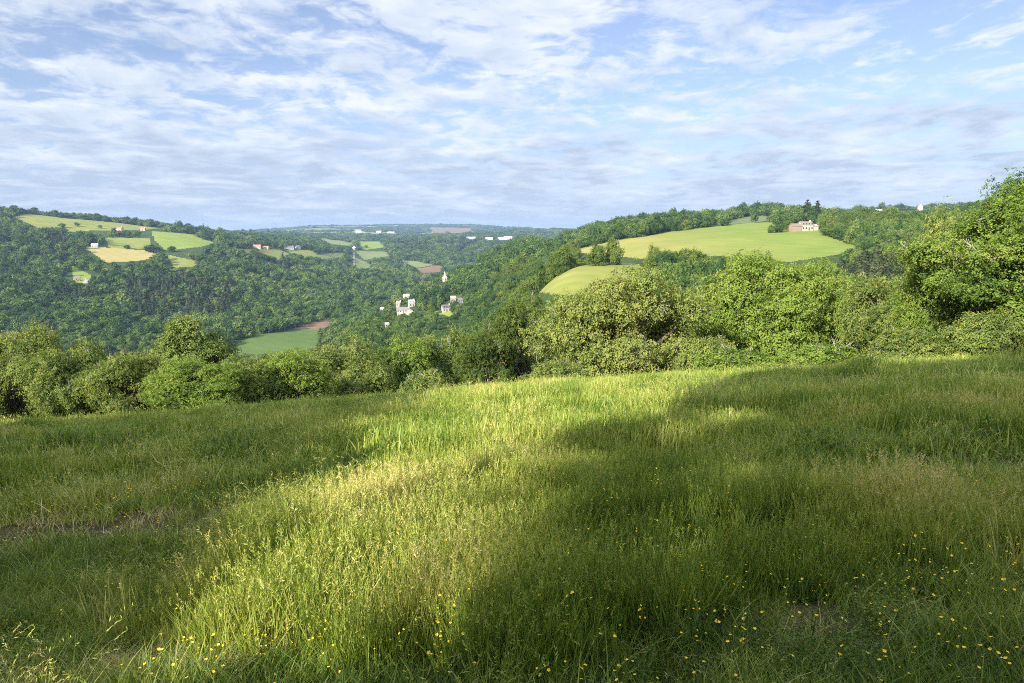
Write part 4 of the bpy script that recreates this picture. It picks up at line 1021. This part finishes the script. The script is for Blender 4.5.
def meadow_points():
    rng = np.random.default_rng(5); P = []
    rings = [(0.9, 4.0, 230), (4.0, 8.0, 160), (8.0, 15.0, 64), (15.0, 38.0, 30)]
    for a, b, dn in rings:
        ar = 0.5 * 1.5 * (b * b - a * a); n = int(ar * dn)
        r = np.sqrt(rng.uniform(a * a, b * b, n)); ph = rng.uniform(-0.75, 0.75, n)
        P.append(np.stack([np.sin(ph) * r, np.cos(ph) * r], 1))
    P = np.concatenate(P); x, y = P.T; ph = np.arctan2(x, y); r = np.hypot(x, y)
    keep = r < edge_r(ph) + 3.5
    den = fbm(x / 1.3, y / 1.3, 301, 4)
    keep &= rng.random(len(x)) < np.clip(0.30 + 2.4 * (den - 0.28), 0.22, 1)
    bare = np.zeros(len(x))
    for bx, by, bs in BARE_XY:
        dd = np.hypot((x - bx) / 1.35, y - by) / (bs * 0.62) + (fbm(x / 0.22, y / 0.22, 333, 3) - 0.5) * 2.2
        bare = np.maximum(bare, np.clip(1.5 - dd, 0, 1))
    keep &= rng.random(len(x)) > bare * 0.72
    x, y, r, bare = x[keep], y[keep], r[keep], bare[keep]
    n = len(x)
    tall = fbm(x / 2.2, y / 2.2, 311, 3) + 0.10 * (fbm(x / 0.6, y / 0.6, 312, 2) - 0.5); bar = fbm(x / 2.8 + 9, y / 2.8, 317, 3); dry = fbm(x / 1.6 + 3, y / 1.6, 323, 3); hb = fbm(x / 1.1, y / 1.1 + 4, 327, 3)
    q = rng.random(n)
    k = np.where(q < 0.5, 0, 1)
    far = np.clip((r - 7) / 14, 0, 1)
    k = np.where(hb > 0.69, 9 + (q > 0.5), k)
    k = np.where(dry + 0.04 * rng.normal(size=n) > 0.585, 7 + (q > 0.5), k)
    k = np.where(tall + 0.10 * far + 0.05 * rng.normal(size=n) > 0.53, 2 + (q * 3).astype(int), k)
    for px, row, rad in ((380, 600, 1.0), (455, 560, 1.2), (330, 545, 1.2), (250, 630, 0.7), (520, 610, 0.8), (660, 590, 0.8), (420, 640, 0.6), (300, 668, 0.5), (420, 675, 0.5), (545, 668, 0.5), (225, 655, 0.5)):
        lx, ly = hit(px, row, 1.5, 40); bar = bar + 0.20 * np.clip(1.3 - np.hypot(x - lx, y - ly) / rad, 0, 1)
    k = np.where(bar + 0.05 * far + 0.05 * rng.normal(size=n) > 0.57, 5 + (q > 0.5), k)
    k = np.where((bare > 0.05) & (q < 0.7), 7 + (q > 0.35), k)
    isfar = r > 8.5 + rng.normal(size=n) * 1.0
    k = k + np.where(isfar, NG, 0)
    z = ground(x, y)
    s = rng.uniform(0.70, 1.25, n) * (0.38 + 1.15 * fbm(x / 1.5, y / 1.5, 351, 4)) * (1 - 0.45 * bare) * (1 + 0.12 * far)
    rot = np.stack([rng.normal(size=n) * 0.10, rng.normal(size=n) * 0.10, rng.uniform(0, 2 * pi, n)], 1)
    return np.stack([x, y, z], 1), rot, np.stack([s * rng.uniform(0.9, 1.2, n), s * rng.uniform(0.9, 1.2, n), s], 1), k
GP, GROT, GS, GK = meadow_points()
gr = instance_object('meadow_grass', GP, GROT, GS, GK, GR)
stuff(gr, 'long wild meadow grass with seed heads and dry stalks in the foreground', 'grass')

def flower_mesh(seed):
    rng = np.random.default_rng(seed); V, Fc, mi = [], [], []; parts = []
    n = 4
    for i in range(n):
        a = rng.uniform(0, 6.28); r = 0.09 * sqrt(rng.random()); h = rng.uniform(0.16, 0.30)
        p = np.array([[cos(a) * r * t, sin(a) * r * t, h * t] for t in (0, 0.5, 1.0)])
        v, f = tube(p, [0.0016, 0.0014, 0.0012], 3); parts.append((v, f, 0))
        c = p[-1]; up = unit(np.array([rng.normal() * 0.35, rng.normal() * 0.35, 1.0])); t1 = unit(np.cross(up, [1, 0.2, 0])); t2 = np.cross(up, t1)
        for k in range(5):
            b = k * 2 * pi / 5; d = cos(b) * t1 + sin(b) * t2; e = -sin(b) * t1 + cos(b) * t2; R = 0.0078 * (0.7 + 0.5 * rng.random())
            parts.append((np.array([c, c + d * R * 0.6 + e * R * 0.48 + up * R * 0.3, c + d * R + up * R * 0.55, c + d * R * 0.6 - e * R * 0.48 + up * R * 0.3]), np.array([[0, 1, 2, 3]]), 1))
    vs, fs, mi, off = [], [], [], 0
    for v, f, m in parts: vs.append(v); fs.append(f + off); mi += [m] * len(f); off += len(v)
    V = np.concatenate(vs)
    return mesh_from('buttercup', V, np.concatenate(fs), [M['grass'], M['petal']], mi, np.full(len(V), 0.3))
FLM = [flower_mesh(400 + i) for i in range(4)]
def flower_points():
    rng = np.random.default_rng(8); pts = []
    spots = [(70,508,1.6,60),(160,512,1.4,50),(190,505,1.2,30),(300,590,0.9,40),(265,575,0.7,30),(250,660,0.6,45),(300,668,0.5,30),(420,655,0.6,60),(470,640,0.6,40),(420,520,1.0,40),(560,520,1.2,55),(600,525,0.9,40),
             (530,600,0.8,40),(470,575,0.8,40),(390,500,1.3,30),(500,490,1.2,30),(720,520,1.0,22),(830,645,0.8,22),(905,625,0.8,26),(965,600,1.0,26),(780,640,0.6,14),(1005,570,1.0,24),(930,665,0.5,14),(540,672,0.5,30),(640,600,0.8,18),(900,560,1.3,16)]
    for px, row, s, n in spots:
        x, y = hit(px, row, 1.5, 40); m = int(n * 0.62)
        pts.append(np.stack([x + rng.normal(size=m) * s * 0.85, y + rng.normal(size=m) * s * 0.95], 1))
    P = np.concatenate(pts); n = len(P); z = ground(P[:, 0], P[:, 1]); s = rng.uniform(0.75, 1.25, n)
    return np.stack([P[:, 0], P[:, 1], z], 1), np.stack([np.zeros(n), np.zeros(n), rng.uniform(0, 6.28, n)], 1), np.stack([s, s, s], 1), rng.integers(0, 4, n)
fp = flower_points()
fl = instance_object('buttercups', *fp, FLM)
stuff(fl, 'small yellow buttercups scattered through the meadow grass', 'wildflowers')

# ---------------------------------------------------------------- haze
def haze():
    zlo = float(TZ.min()) - 1.0; zhi = float(TZ.max()) + 28.0; R = 9700.0
    v, f = box(-R, R, -R, R, zlo, zhi)
    m = bpy.data.materials.new('haze'); m.use_nodes = True; g = NT(m.node_tree)
    p = g.n('ShaderNodeVolumePrincipled'); p.inputs['Color'].default_value = (0.29, 0.43, 0.68, 1); p.inputs['Density'].default_value = 8.0e-5
    p.inputs['Anisotropy'].default_value = 0.0
    o = g.n('ShaderNodeOutputMaterial'); g.link(p.outputs[0], o.inputs['Volume'])
    ob = link_obj('haze', mesh_from('haze', v, f, [m])); stuff(ob, 'thin blue air haze lying over the far hills', 'haze')
haze()
print('trees', len(WX), 'grass', len(GP), 'flowers', len(fp[0]), 'visible', int((AREA > 4).sum()), AREA[order[N_IND - 1]])
